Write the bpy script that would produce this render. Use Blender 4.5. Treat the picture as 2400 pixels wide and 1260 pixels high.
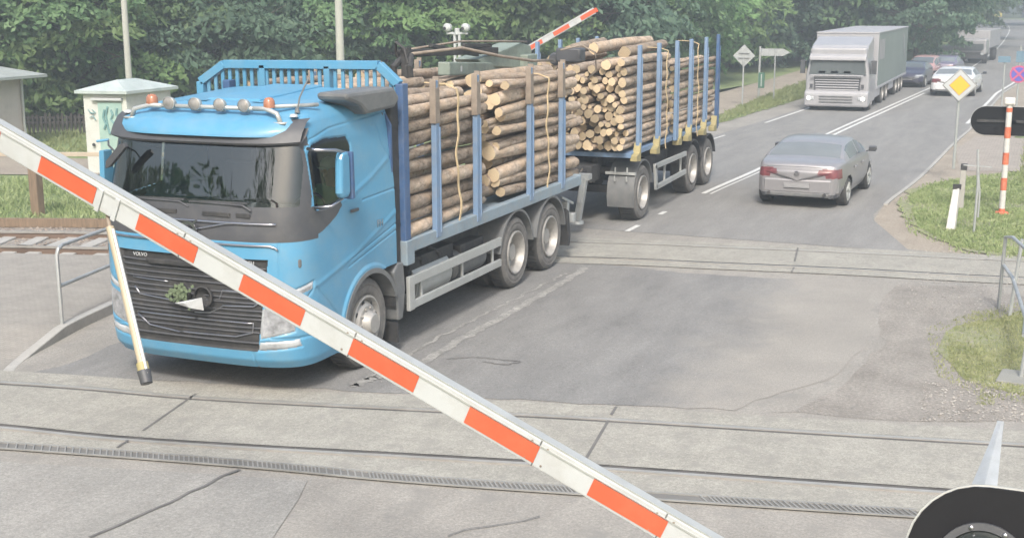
import bpy, math, random
import numpy as np
from mathutils import Vector, Matrix
random.seed(7); rng = np.random.default_rng(7)
PI = math.pi; R = math.radians
for o in list(bpy.data.objects): bpy.data.objects.remove(o)
scene = bpy.context.scene; COL = scene.collection

# ---------------- camera, world, sun, exposure ----------------
CP = np.array([8.1791, -12.32444, 4.1272]); YAW, PITCH, ROLL, FPX = -.3973, .2096, .0046, 2986.8
def cam_axes():
    cy, sy = math.cos(YAW), math.sin(YAW); cp, sp = math.cos(PITCH), math.sin(PITCH)
    f = np.array([sy*cp, cy*cp, -sp]); r = np.array([cy, -sy, 0.]); d = np.cross(f, r)
    cr, sr = math.cos(ROLL), math.sin(ROLL)
    return cr*r+sr*d, -sr*r+cr*d, f
CR, CD, CF = cam_axes()
cam = bpy.data.objects.new('camera', bpy.data.cameras.new('camera')); COL.objects.link(cam)
cam.matrix_world = Matrix([[CR[i], -CD[i], -CF[i], CP[i]] for i in range(3)]+[[0, 0, 0, 1]])
cam.data.sensor_width = 36; cam.data.lens = FPX/2400*36; cam.data.clip_start = .1; cam.data.clip_end = 3000
scene.camera = cam
SUN_EL, SUN_AZ = R(46), R(162)          # azimuth measured from +Y towards +X
w = bpy.data.worlds.new('World'); scene.world = w; w.use_nodes = True
nt = w.node_tree; bg = nt.nodes['Background']; sky = nt.nodes.new('ShaderNodeTexSky')
sky.sky_type = 'NISHITA'; sky.sun_disc = False; sky.sun_elevation = SUN_EL; sky.sun_rotation = SUN_AZ
sky.air_density = 1.6; sky.dust_density = 5.0; sky.ozone_density = 1.0
nt.links.new(sky.outputs[0], bg.inputs[0]); bg.inputs[1].default_value = .15
sl = bpy.data.lights.new('sun', 'SUN'); sl.energy = 2.2; sl.angle = R(10); sl.color = (1, .98, .94)
sun = bpy.data.objects.new('sun', sl); COL.objects.link(sun)
sd = Vector((math.sin(SUN_AZ)*math.cos(SUN_EL), math.cos(SUN_AZ)*math.cos(SUN_EL), math.sin(SUN_EL)))
sun.rotation_euler = sd.to_track_quat('Z', 'Y').to_euler(); sun.location = (0, 0, 40)
scene.view_settings.view_transform = 'Standard'; scene.view_settings.look = 'None'
scene.view_settings.exposure = .75; scene.view_settings.gamma = 1

# ---------------- helpers ----------------
def at(px, py, z=0.):
    """point of the horizontal plane z that the photograph shows at a pixel"""
    d = CR*(px-1200)/FPX + CD*(py-630)/FPX + CF
    p = CP + d*((z-CP[2])/d[2]); return Vector(p)
def atx(px, py, X):
    d = CR*(px-1200)/FPX + CD*(py-630)/FPX + CF; return Vector(CP + d*((X-CP[0])/d[0]))
def aty(px, py, Y):
    d = CR*(px-1200)/FPX + CD*(py-630)/FPX + CF; return Vector(CP + d*((Y-CP[1])/d[1]))
def atd(px, py, dep):
    return Vector(CP + dep*(CR*(px-1200)/FPX + CD*(py-630)/FPX + CF))

def tag(o, label=None, cat=None, group=None, kind=None):
    if label: o['label'] = label
    if cat: o['category'] = cat
    if group: o['group'] = group
    if kind: o['kind'] = kind
    return o
def empty(name, loc=(0, 0, 0), rz=0, label=None, cat=None, group=None):
    o = bpy.data.objects.new(name, None); COL.objects.link(o); o.location = loc; o.rotation_euler = (0, 0, rz)
    o.empty_display_size = .2
    return tag(o, label, cat, group)
def kids(o): return [c for c in bpy.data.objects if c.parent == o]
def copy_tree(o, parent=None, kidmap=None):
    if kidmap is None:
        kidmap = {}
        for c in bpy.data.objects:
            if c.parent: kidmap.setdefault(c.parent.name, []).append(c)
    c = o.copy(); COL.objects.link(c)
    if parent: c.parent = parent
    for ch in kidmap.get(o.name, []): copy_tree(ch, c, kidmap)
    return c

class MB:
    def __init__(s): s.v = []; s.f = []; s.m = []; s.mi = 0
    def add(s, vs, fs):
        n = len(s.v); s.v.extend([tuple(p) for p in vs]); s.f.extend([tuple(i+n for i in f) for f in fs]); s.m.extend([s.mi]*len(fs)); return s
    def box(s, c, d, rot=None, tap=None):
        x, y, z = d[0]/2, d[1]/2, d[2]/2; tx = tap or 1
        P = [Vector((sx*x*(tx if sz > 0 else 1), sy*y*(tx if sz > 0 else 1), sz*z)) for sz in (-1, 1) for sy in (-1, 1) for sx in (-1, 1)]
        if rot is not None: P = [rot @ p for p in P]
        P = [p+Vector(c) for p in P]
        return s.add(P, [(0, 2, 3, 1), (4, 5, 7, 6), (0, 1, 5, 4), (2, 6, 7, 3), (0, 4, 6, 2), (1, 3, 7, 5)])
    def bar(s, a, b, w, h=None, up=(0, 0, 1), w2=None, h2=None):
        a, b = Vector(a), Vector(b); h = h or w; d = (b-a).normalized(); u = Vector(up)
        if abs(d.dot(u)) > .98: u = Vector((1, 0, 0)) if abs(d.x) < .9 else Vector((0, 1, 0))
        r = d.cross(u).normalized(); u = r.cross(d).normalized()
        vs = []
        for p, ww, hh in ((a, w, h), (b, w2 or w, h2 or h)):
            for i, j in ((-1, -1), (1, -1), (1, 1), (-1, 1)): vs.append(p+r*(i*ww/2)+u*(j*hh/2))
        return s.add(vs, [(0, 1, 2, 3), (7, 6, 5, 4), (0, 4, 5, 1), (1, 5, 6, 2), (2, 6, 7, 3), (3, 7, 4, 0)])
    def tube(s, pts, r, n=8, caps=True):
        pts = [Vector(p) for p in pts]; k = len(pts); rs = r if isinstance(r, (list, tuple)) else [r]*k
        ref = Vector((0, 0, 1)) if abs((pts[-1]-pts[0]).normalized().z) < .9 else Vector((1, 0, 0)); vs = []
        for i, p in enumerate(pts):
            t = (pts[min(i+1, k-1)]-pts[max(i-1, 0)]).normalized(); u = t.cross(ref)
            u = u.normalized() if u.length > 1e-4 else Vector((1, 0, 0)); v = t.cross(u)
            for j in range(n):
                a = 2*PI*j/n; vs.append(p+(u*math.cos(a)+v*math.sin(a))*rs[i])
        fs = [(i*n+j, i*n+(j+1) % n, (i+1)*n+(j+1) % n, (i+1)*n+j) for i in range(k-1) for j in range(n)]
        if caps: fs += [tuple(range(n))[::-1], tuple(range((k-1)*n, k*n))]
        return s.add(vs, fs)
    def lathe(s, prof, c=(0, 0, 0), axis='x', n=32, sgn=1):
        """prof: list of (along axis, radius)"""
        vs = []; c = Vector(c)
        for a, r in prof:
            for j in range(n):
                t = 2*PI*j/n; p, q = r*math.cos(t), r*math.sin(t)
                vs.append(c+Vector({'x': (a*sgn, p, q), 'y': (p, a*sgn, q), 'z': (p, q, a*sgn)}[axis]))
        fs = [(i*n+j, i*n+(j+1) % n, (i+1)*n+(j+1) % n, (i+1)*n+j) for i in range(len(prof)-1) for j in range(n)]
        return s.add(vs, fs)
    def prism(s, poly, a, b, axis='x'):
        """extrude a 2D polygon between a and b along an axis (x: poly=(y,z); y: poly=(x,z); z: poly=(x,y))"""
        m = {'x': lambda p, t: (t, p[0], p[1]), 'y': lambda p, t: (p[0], t, p[1]), 'z': lambda p, t: (p[0], p[1], t)}[axis]
        n = len(poly); vs = [m(p, a) for p in poly]+[m(p, b) for p in poly]
        return s.add(vs, [tuple(range(n))[::-1], tuple(range(n, 2*n))]+[(i, (i+1) % n, n+(i+1) % n, n+i) for i in range(n)])
    def build(s, name, mat, parent=None, smooth=False, bevel=0):
        me = bpy.data.meshes.new(name); me.from_pydata(s.v, [], s.f)
        for m in (mat if isinstance(mat, (list, tuple)) else [mat]): me.materials.append(m)
        if isinstance(mat, (list, tuple)): me.polygons.foreach_set('material_index', s.m)
        me.validate(); bmfix(me)
        if smooth:
            me.polygons.foreach_set('use_smooth', [True]*len(me.polygons))
            if smooth == 'auto':
                me.set_sharp_from_angle(angle=R(35))
        me.update()
        o = bpy.data.objects.new(name, me); COL.objects.link(o)
        if parent: o.parent = parent
        if bevel:
            b = o.modifiers.new('bevel', 'BEVEL'); b.width = bevel; b.segments = 2; b.limit_method = 'ANGLE'; b.angle_limit = R(40)
        return o
import bmesh
def bmfix(me):
    bm = bmesh.new(); bm.from_mesh(me)
    if len(bm.faces) < 60000: bmesh.ops.recalc_face_normals(bm, faces=bm.faces)
    bm.to_mesh(me); bm.free()

# ---------------- materials ----------------
def newmat(name):
    m = bpy.data.materials.new(name); m.use_nodes = True; t = m.node_tree; return m, t, t.nodes['Principled BSDF']
def node(t, k, **kw):
    n = t.nodes.new(k)
    for a, b in kw.items():
        if a.startswith('i_'): n.inputs[a[2:].replace('_', ' ')].default_value = b
        else: setattr(n, a, b)
    return n
def noise(t, scale, detail=6, rough=.6, vec=None, stretch=None):
    n = node(t, 'ShaderNodeTexNoise'); n.inputs['Scale'].default_value = scale; n.inputs['Detail'].default_value = detail; n.inputs['Roughness'].default_value = rough
    if vec is None:
        tc = t.nodes.get('TC') or node(t, 'ShaderNodeTexCoord'); tc.name = 'TC'; vec = tc.outputs['Object']
    if stretch:
        mp = node(t, 'ShaderNodeMapping'); mp.inputs['Scale'].default_value = stretch; t.links.new(vec, mp.inputs['Vector']); vec = mp.outputs[0]
    t.links.new(vec, n.inputs['Vector']); return n.outputs['Fac']
def ramp(t, fac, stops):
    r = node(t, 'ShaderNodeValToRGB'); cr = r.color_ramp
    while len(cr.elements) < len(stops): cr.elements.new(.5)
    for e, (p, c) in zip(cr.elements, stops): e.position = p; e.color = (*c, 1) if len(c) == 3 else c
    t.links.new(fac, r.inputs[0]); return r.outputs[0]
def mixc(t, fac, a, b, mode='MIX'):
    m = node(t, 'ShaderNodeMix', data_type='RGBA', blend_type=mode)
    if isinstance(fac, (int, float)): m.inputs[0].default_value = fac
    else: t.links.new(fac, m.inputs[0])
    for i, c in ((6, a), (7, b)):
        if isinstance(c, (tuple, list)): m.inputs[i].default_value = (*c, 1)
        else: t.links.new(c, m.inputs[i])
    return m.outputs[2]
def bump(t, p, h, strength=.3, dist=.01):
    b = node(t, 'ShaderNodeBump'); b.inputs['Strength'].default_value = strength; b.inputs['Distance'].default_value = dist
    t.links.new(h, b.inputs['Height']); t.links.new(b.outputs[0], p.inputs['Normal'])
def sc(c, k): return tuple(min(1, x*k) for x in c)
def mat(name, col, rough=.5, metal=0, var=.12, vscale=3., dirt=None, dirtamt=.5, bmp=0, bscale=40, spec=.5, coat=0, stretch=None):
    m, t, p = newmat(name)
    f = noise(t, vscale, stretch=stretch); c = ramp(t, f, [(.3, sc(col, 1-var)), (.7, sc(col, 1+var))])
    if dirt:
        f2 = noise(t, vscale*2.3, 8, .7); f3 = ramp(t, f2, [(.45, (0, 0, 0)), (.75, (dirtamt,)*3)])
        c = mixc(t, f3, c, dirt)
    t.links.new(c, p.inputs['Base Color'])
    p.inputs['Roughness'].default_value = rough; p.inputs['Metallic'].default_value = metal
    p.inputs['Specular IOR Level'].default_value = spec; p.inputs['Coat Weight'].default_value = coat; p.inputs['Coat Roughness'].default_value = .08
    if bmp: bump(t, p, noise(t, bscale, 5), bmp, .02)
    return m
def glassmat(name, tint, gloss=.12, rough=.02, dens=.5):
    m, t, p = newmat(name); t.nodes.remove(p); out = t.nodes['Material Output']
    tr = node(t, 'ShaderNodeBsdfTransparent'); tr.inputs[0].default_value = (*tint, 1)
    g = node(t, 'ShaderNodeBsdfGlossy'); g.inputs['Roughness'].default_value = rough; g.inputs[0].default_value = (.95, .98, 1, 1)
    fr = node(t, 'ShaderNodeFresnel'); fr.inputs[0].default_value = 1.5
    ad = node(t, 'ShaderNodeMath', operation='ADD', use_clamp=True); ad.inputs[1].default_value = gloss; t.links.new(fr.outputs[0], ad.inputs[0])
    mx = node(t, 'ShaderNodeMixShader'); t.links.new(ad.outputs[0], mx.inputs[0]); t.links.new(tr.outputs[0], mx.inputs[1]); t.links.new(g.outputs[0], mx.inputs[2])
    t.links.new(mx.outputs[0], out.inputs[0]); return m
def emis(name, col, s):
    m, t, p = newmat(name); p.inputs['Base Color'].default_value = (*col, 1); p.inputs['Emission Color'].default_value = (*col, 1); p.inputs['Emission Strength'].default_value = s; return m

M = {}
M['blue'] = mat('blue_paint', (.085, .272, .44), .46, var=.06, vscale=1.3, dirt=(.26, .32, .34), dirtamt=.32, coat=.2)
M['blue2'] = mat('faded_blue_paint', (.15, .235, .37), .55, var=.12, dirt=(.28, .27, .25), dirtamt=.4)
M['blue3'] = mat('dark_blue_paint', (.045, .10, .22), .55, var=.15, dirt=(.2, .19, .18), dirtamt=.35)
M['black'] = mat('black_plastic', (.062, .065, .074), .5, var=.15, dirt=(.12, .115, .11), dirtamt=.4)
M['grey'] = mat('grey_plastic', (.13, .135, .14), .55, var=.12, dirt=(.25, .24, .22), dirtamt=.4)
M['dark'] = mat('dark_chassis', (.03, .03, .032), .7, dirt=(.10, .095, .09), dirtamt=.6)
M['chrome'] = mat('chrome', (.46, .46, .50), .3, metal=1, var=.05)
M['steel'] = mat('galvanised_steel', (.42, .44, .45), .45, metal=.4, var=.12, vscale=6, dirt=(.3, .29, .27), dirtamt=.35)
M['alu'] = mat('aluminium', (.43, .445, .44), .4, metal=.3, var=.1, dirt=(.35, .34, .32), dirtamt=.4)
M['tyre'] = mat('dusty_tyre', (.13, .125, .12), .9, var=.25, vscale=6, dirt=(.24, .22, .2), dirtamt=.6, bmp=.2)
M['tread'] = mat('tyre_tread', (.05, .05, .05), .9, var=.25, dirt=(.12, .11, .10), dirtamt=.5)
M['rim'] = mat('steel_rim', (.38, .37, .355), .5, metal=.3, var=.15, vscale=8, dirt=(.22, .2, .18), dirtamt=.5)
M['white'] = mat('white_paint', (.455, .475, .49), .45, var=.06, vscale=2, dirt=(.33, .32, .30), dirtamt=.55)
M['red'] = mat('red_reflective_tape', (.56, .105, .05), .42, var=.08, vscale=2, dirt=(.55, .2, .12), dirtamt=.25)
M['glass'] = glassmat('windscreen_glass', (.42, .47, .47), .07)
M['sideglass'] = glassmat('side_glass', (.72, .78, .76), 0)
M['carglass'] = mat('tinted_car_glass', (.10, .115, .12), .08, var=.1, spec=.9)
M['skyglass'] = mat('sky_toned_rear_glass', (.17, .185, .19), .15, var=.08, spec=.9)  # sky reflection in the rear windows painted in as a lighter base colour
M['lens'] = mat('headlight_lens', (.36, .38, .40), .12, var=.3, vscale=5, spec=.8, coat=.6)
M['darklens'] = mat('clear_headlight', (.30, .31, .33), .12, var=.5, vscale=9, spec=.8, coat=.6)
M['lampglass'] = mat('old_lamp_glass', (.24, .23, .22), .2, var=.3, vscale=8, coat=.4)
M['orange'] = mat('orange_lens', (.33, .14, .08), .25, var=.15, coat=.5)
M['redlens'] = mat('red_lamp_lens', (.18, .055, .065), .2, var=.3, vscale=12, coat=.5)
M['concrete'] = mat('concrete', (.36, .35, .33), .9, var=.1, vscale=4, dirt=(.24, .23, .21), dirtamt=.4, bmp=.15)
M['crane'] = mat('grey_green_paint', (.215, .26, .225), .6, var=.15, dirt=(.10, .09, .08), dirtamt=.5)
M['yellow'] = mat('yellow_paint', (.33, .285, .14), .6, var=.15, dirt=(.25, .2, .12), dirtamt=.5)
M['strap'] = mat('tan_strap', (.55, .43, .26), .8, var=.2, vscale=10)
M['rust'] = mat('rusty_steel', (.235, .195, .16), .8, var=.25, vscale=5, dirt=(.3, .25, .2), dirtamt=.5)
M['interior'] = mat('cab_interior', (.12, .12, .12), .8)

def ground_mat(name, c1, c2, c3=None, fine=60, big=.6, b=.25, streak=None, dist=.006, rough=.92, blotch=None, edge=False):
    m, t, p = newmat(name)
    tc = node(t, 'ShaderNodeTexCoord'); tc.name = 'TC'; 
    f = noise(t, big, 8, .62, stretch=streak); c = ramp(t, f, [(.32, c1), (.68, c2)])
    fn = noise(t, fine, 4, .8); c = mixc(t, .5, c, ramp(t, noise(t, 24, 5, .85), [(.36, (.34,)*3), (.5, (.5,)*3), (.66, (.68,)*3)]), 'OVERLAY'); c = mixc(t, .4, c, ramp(t, noise(t, 2.2, 7, .7, stretch=(1.5, .35, 1)), [(.35, (.40,)*3), (.5, (.5,)*3), (.66, (.6,)*3)]), 'OVERLAY'); c = mixc(t, .55, c, ramp(t, fn, [(.35, (.32,)*3), (.5, (.5,)*3), (.68, (.72,)*3)]), 'OVERLAY')
    if c3:
        f3 = ramp(t, noise(t, big*3.1, 9, .7), [(.52, (0, 0, 0)), (.66, (1, 1, 1))]); c = mixc(t, f3, c, c3)
    if blotch:
        f4 = ramp(t, noise(t, .35, 6, .6), [(.5, (0, 0, 0)), (.62, (.8, .8, .8))]); c = mixc(t, f4, c, blotch)
    if edge:   # the dark surfacing wears away softly towards the right
        sx = node(t, 'ShaderNodeSeparateXYZ'); t.links.new(tc.outputs['Object'], sx.inputs[0]); n1 = noise(t, 1.1, 8, .65); a1 = node(t, 'ShaderNodeMath', operation='MULTIPLY_ADD'); t.links.new(n1, a1.inputs[0]); a1.inputs[1].default_value = 2.6; t.links.new(sx.outputs[0], a1.inputs[2])
        mr = node(t, 'ShaderNodeMapRange'); t.links.new(a1.outputs[0], mr.inputs[0]); mr.inputs[1].default_value = 5.6; mr.inputs[2].default_value = 6.7; lg = ramp(t, noise(t, .7, 8, .62), [(.32, (.25, .237, .217)), (.68, (.305, .288, .262))])
        c = mixc(t, mr.outputs[0], c, mixc(t, .55, lg, ramp(t, fn, [(.35, (.32,)*3), (.5, (.5,)*3), (.68, (.72,)*3)]), 'OVERLAY'))
    t.links.new(c, p.inputs['Base Color']); p.inputs['Roughness'].default_value = rough; p.inputs['Specular IOR Level'].default_value = .25
    bump(t, p, fn, b, dist); return m
M['asphalt'] = ground_mat('road_asphalt', (.198, .194, .188), (.244, .239, .230), fine=70, big=.5, streak=(3, .35, 1))
M['patch'] = ground_mat('dark_asphalt_patch', (.170, .168, .165), (.236, .232, .225), (.20, .197, .192), fine=60, big=.9, streak=(1.6, .5, 1), edge=True)
M['worn'] = ground_mat('worn_sandy_asphalt', (.25, .237, .217), (.305, .288, .262), (.23, .221, .205), fine=45, big=.7, b=.4)
M['slab'] = ground_mat('concrete_slab', (.245, .238, .222), (.29, .28, .262), fine=50, big=.8)
M['panel'] = ground_mat('crossing_concrete', (.275, .266, .238), (.325, .314, .28), (.25, .241, .22), fine=55, big=1.2, streak=(.6, 2.5, 1))
M['dirt'] = ground_mat('sandy_ground', (.27, .235, .195), (.34, .30, .25), fine=30, big=.8, b=.6, dist=.02)
M['ballast'] = ground_mat('ballast_stone', (.16, .145, .13), (.42, .38, .34), fine=14, big=9, b=1., dist=.05)
M['turf'] = ground_mat('turf', (.15, .205, .085), (.23, .28, .13), (.27, .27, .16), fine=18, big=1.2, b=.8, dist=.03)
M['thinturf'] = ground_mat('thin_turf', (.20, .22, .12), (.26, .265, .16), (.29, .265, .23), fine=20, big=2.5, b=.5, dist=.02)
M['meadow'] = ground_mat('meadow', (.15, .20, .09), (.24, .28, .14), fine=8, big=.25, b=.6, dist=.05)
M['marking'] = mat('road_marking_paint', (.62, .62, .60), .7, var=.1, vscale=8, dirt=(.3, .3, .3), dirtamt=.55)

# ---------------- sheets on the ground ----------------
def sheet(name, left, right, z, m, nx=1, kind='structure', zr=None):
    """strip between two polylines with the same number of points"""
    b = MB(); n = len(left); vs = []
    for i in range(n):
        for k in range(nx+1):
            f = k/nx; a, c = left[i], right[i]; vs.append((a[0]+(c[0]-a[0])*f, a[1]+(c[1]-a[1])*f, z))
    fs = [(i*(nx+1)+k, i*(nx+1)+k+1, (i+1)*(nx+1)+k+1, (i+1)*(nx+1)+k) for i in range(n-1) for k in range(nx)]
    b.add(vs, fs); o = b.build(name, m); 
    if kind: tag(o, kind=kind)
    return o
def poly(name, pts, z, m, kind='structure', thick=0):
    b = MB()
    if thick: b.prism([(p[0], p[1]) for p in pts], z-thick, z, 'z')
    else: b.add([(p[0], p[1], z) for p in pts], [tuple(range(len(pts)))])
    o = b.build(name, m)
    if kind: tag(o, kind=kind)
    return o
def px(l, z=0.): return [at(x, y, z) for x, y in l]
def rough_edge(pts, amp=.06, step=.25):
    out = []; n = len(pts)
    for i in range(n):
        a, b = Vector(pts[i][:2]), Vector(pts[(i+1) % n][:2]); L = (b-a).length; k = max(1, int(L/step)); nrm = Vector((-(b-a).y, (b-a).x)).normalized()
        for j in range(k): out.append(tuple(a+(b-a)*(j/k)+nrm*(random.uniform(-amp, amp) if j or amp < .1 else 0)))
    return out

poly('ground', [(-700, -60), (700, -60), (700, 900), (-700, 900)], -.17, M['meadow'])
# near and middle roadway
poly('roadway', [(-3.2, -9), (14, -9), (14, -2.2), (14, 9), (8.2, 9), (5.6, 9.6), (5.3, 12), (5.25, 16), (-1.9, 16), (-2.4, 9), (-4.5, 5.5), (-3.3, -1.8)], 0, M['worn'])
# far road, curving away to the right
cl = [(1.45, 9.3), (1.57, 14.2), (1.85, 19), (2.1, 27.3), (2.55, 36), (3.1, 46.7)] + [tuple(at(x, y)[:2]) for x, y in [(2262, 171), (2339, 115), (2361, 87), (2368, 70), (2362, 57), (2345, 46)]]
def smooth(pl, n=8):
    out = []; P = [Vector(p[:2]) for p in pl]
    for i in range(len(P)-1):
        a, b, c, d = P[max(i-1, 0)], P[i], P[i+1], P[min(i+2, len(P)-1)]
        for k in range(n):
            t = k/n; out.append(.5*((2*b)+(c-a)*t+(2*a-5*b+4*c-d)*t*t+(3*b-a-3*c+d)*t**3))
    out.append(P[-1]); return out
clS = smooth(cl)
def offset(pl, d):
    out = []
    for i, p in enumerate(pl):
        t = (pl[min(i+1, len(pl)-1)]-pl[max(i-1, 0)]).normalized(); dd = d(p.y) if callable(d) else d
        out.append(p+Vector((t.y, -t.x))*dd)
    return out
LW = lambda y: -(3.5 if y < 16 else max(3.0, 3.5-(y-16)*.035))
RW = lambda y: (3.7 if y < 30 else max(3.2, 3.7-(y-30)*.03)) + (max(0, 12.5-y)*.35)
sheet('road', offset(clS, LW), offset(clS, RW), .004, M['asphalt'], 6)
# grey verge strip on the left and sandy shoulder with paved footway on the right
sheet('road_shoulder', offset(clS, lambda y: LW(y)-1.5), offset(clS, lambda y: LW(y)+.05), -.004, M['worn'])
rs = smooth([(5.4, 8.9), (5.3, 12), (5.1, 14.6), (5.08, 20.8), (5.2, 35), (5.45, 47.5), (6.3, 67.7), (8.5, 100)])
sheet('shoulder', rs, [p+Vector((2.2, .3)) for p in rs], -.006, M['dirt'])
M['brick'] = None
def brickmat(name, c1, c2, mortar, scale, w=.5, h=.25, ms=.02):
    m, t, p = newmat(name); tc = node(t, 'ShaderNodeTexCoord'); tc.name = 'TC'
    b = node(t, 'ShaderNodeTexBrick'); b.inputs['Scale'].default_value = scale; b.inputs['Brick Width'].default_value = w; b.inputs['Row Height'].default_value = h; b.inputs['Mortar Size'].default_value = ms
    b.inputs['Color1'].default_value = (*c1, 1); b.inputs['Color2'].default_value = (*c2, 1); b.inputs['Mortar'].default_value = (*mortar, 1)
    t.links.new(tc.outputs['Object'], b.inputs['Vector'])
    c = mixc(t, .35, b.outputs[0], ramp(t, noise(t, 2.5, 8, .7), [(.3, (.3,)*3), (.7, (.7,)*3)]), 'OVERLAY')
    t.links.new(c, p.inputs['Base Color']); p.inputs['Roughness'].default_value = .9; bump(t, p, b.outputs['Fac'], -.2, .01); return m
M['brick'] = brickmat('paving_blocks', (.262, .245, .22), (.285, .268, .242), (.215, .20, .18), 5., .5, .25, .02)
M['redpave'] = brickmat('reddish_paving', (.30, .265, .23), (.335, .30, .265), (.24, .215, .19), 3, .5, .3, .03)

# tracks: curved rails between concrete panels
T1far = smooth([(-9, -3.6), (-2.24, -2.08), (.2, -1.71), (3.13, -1.05), (4.51, -.75), (8.21, -.02), (14, 1.3)])
T1near = [p for p in offset(T1far, 1.36)]
T2far = smooth([(-30, -2.2), (-20, 1.3), (-9.26, 5.15), (-7.36, 5.75), (.72, 7.94), (3.33, 8.42), (5.42, 8.75), (7.7, 9.0), (14, 9.9)])
T2near = [p for p in offset(T2far, 1.36)]
def panelstrip(name, line, a, b, z=.012, x0=-4.2, x1=13, m=None):
    pts = [i for i, p in enumerate(line) if x0 <= p.x <= x1]; A = offset(line, a); B = offset(line, b)
    return sheet(name, [A[i] for i in pts], [B[i] for i in pts], z, m or M['panel'], 2)
panelstrip('crossing_panel', T1far, .09, 1.26, .014)
panelstrip('crossing_panel', T1far, -.42, -.05, .012)
panelstrip('crossing_panel', T1near, .07, .46, .012)
panelstrip('crossing_panel', T2far, .09, 1.26, .014, x0=-2.8)
panelstrip('crossing_panel', T2far, -.40, -.05, .012, x0=-2.2)
panelstrip('crossing_panel', T2near, .07, .42, .012, x0=-3.0)
M['joint'] = mat('joint_filler', (.14, .135, .13), .9, var=.3)
M['groove'] = mat('flange_groove', (.09, .085, .08), .9, var=.4, vscale=2)
for T in (T1far, T2far):
    x0 = -4.2 if T is T1far else -2.8
    panelstrip('flange_groove', T, .0, .10, .009, x0, m=M['groove']); panelstrip('flange_groove', offset(T, 1.36), -.10, 0, .009, x0, m=M['groove'])
M['railtop'] = mat('worn_rail_head', (.36, .35, .33), .42, metal=.25, var=.15, vscale=2, dirt=(.25, .2, .17), dirtamt=.4)
M['railside'] = mat('rusty_rail_web', (.15, .105, .08), .85, var=.25)
def railway(name, far, near, label, x_open):
    root = empty(name, (0, 0, 0), 0, label, 'railway track')
    for ln in (far, near):
        b = MB(); w = .035; P = [p for p in ln]; n = len(P)
        for (w0, z0, mi, w1, z1) in ((.028, .018, 0, .028, -.02), (.01, -.02, 1, .01, -.13), (.07, -.13, 1, .07, -.15)):
            b.mi = mi; L = offset(P, -w0); Rr = offset(P, w0)
            vs = [(q.x, q.y, z) for a, bb in zip(L, Rr) for q, z in ((a, z0), (bb, z0), (bb, z1), (a, z1))]
            fs = [(4*i+k, 4*i+(k+1) % 4, 4*i+4+(k+1) % 4, 4*i+4+k) for i in range(n-1) for k in range(4)]; b.add(vs, fs)
        b.build('rail', [M['railtop'], M['railside']], root)
    return root
track_a = railway('railway_track', T1far, T1near, 'railway track flush in concrete panels nearest the bottom of the picture', -4)
# second track lies open on ballast to the left of the crossing: raise it a little on sleepers
track_b = railway('railway_track', T2far, T2near, 'railway track behind the blue truck, on concrete sleepers at the left', -3)
def on_line(line, x):
    for a, b in zip(line, line[1:]):
        if a.x <= x <= b.x:
            f = (x-a.x)/(b.x-a.x); return a+(b-a)*f, (b-a).normalized()
x = -20.5
while x < -3.2:
    p, t = on_line(T2far, x); q = p+Vector((t.y, -t.x))*.68; b = MB()
    rot = Matrix.Rotation(math.atan2(t.y, t.x), 3, 'Z'); b.box((0, 0, 0), (.25, 2.3, .16), rot)
    o = b.build('sleeper', M['concrete'], track_b, bevel=.02); o.location = (q.x, q.y, -.165); x += .57
bp = [p for p in T2far if p.x < -2.6]
sheet('ballast_bed', offset(bp, -1.15), offset(bp, 2.15), -.12, M['ballast'], 4)
# scattered ballast stones (nobody could count them)
def stones(name, gen, n, s0, s1, m):
    b = MB(); T = [(0, 0, 1), (1, 0, 0), (-.4, .9, 0), (-.5, -.8, 0), (.2, .1, -.6)]; F = [(0, 1, 2), (0, 2, 3), (0, 3, 1), (4, 2, 1), (4, 3, 2), (4, 1, 3)]
    for i in range(n):
        q = gen(); s = random.uniform(s0, s1); rz = random.random()*6.3; c_, s_ = math.cos(rz), math.sin(rz); hx = random.uniform(.7, 1.3)
        b.add([(q[0]+s*hx*(v[0]*c_-v[1]*s_), q[1]+s*(v[0]*s_+v[1]*c_), q[2]+s*.6*v[2]) for v in T], F)
    return tag(b.build(name, m), kind='stuff')
def gen_bal():
    p = random.choice(bp); q = p+Vector((random.uniform(-.4, .4), -random.uniform(-1.2, 2.1))); return (q.x, q.y, -.02)
def gen_bal2():
    x = random.uniform(-13, -3.2); p, t = on_line(T2far, x); q = p+Vector((t.y, -t.x))*random.uniform(-1.15, 2.1)
    return (q.x, q.y, random.uniform(-.14, -.115))
M['stone'] = ground_mat('crushed_stone', (.14, .115, .095), (.36, .31, .27), fine=5, big=7, b=.1)
o = stones('ballast', gen_bal2, 4200, .025, .055, M['stone']); tag(o, 'brown grey crushed stone under the left railway track', 'ballast')
# joints between panels
def joint(name, pts, w, z=.018, m=None):
    b = MB(); P = [Vector(p[:2]) for p in pts]; L = offset(P, -w/2); Rr = offset(P, w/2)
    vs = [(q.x, q.y, z) for a, c in zip(L, Rr) for q in (a, c)]; b.add(vs, [(2*i, 2*i+1, 2*i+3, 2*i+2) for i in range(len(P)-1)])
    return tag(b.build(name, m or M['joint']), kind='structure')
for l in ([(460, 925), (335, 1012)], [(1445, 955), (1432, 975)], [(1426, 988), (1372, 1080)], [(300, 1035), (275, 1052)], [(1870, 582), (1862, 615)], [(1861, 628), (1855, 640)]):
    joint('panel_joint', px(l), .03)
joint('slab_crack', px([(562, 1102), (520, 1118), (480, 1142), (445, 1155), (400, 1180), (350, 1200), (290, 1228), (210, 1262)]), .035, .016)
joint('slab_crack', px([(1050, 1258), (1090, 1243), (1130, 1238), (1180, 1230), (1230, 1222), (1265, 1212)]), .012, .016)
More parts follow.
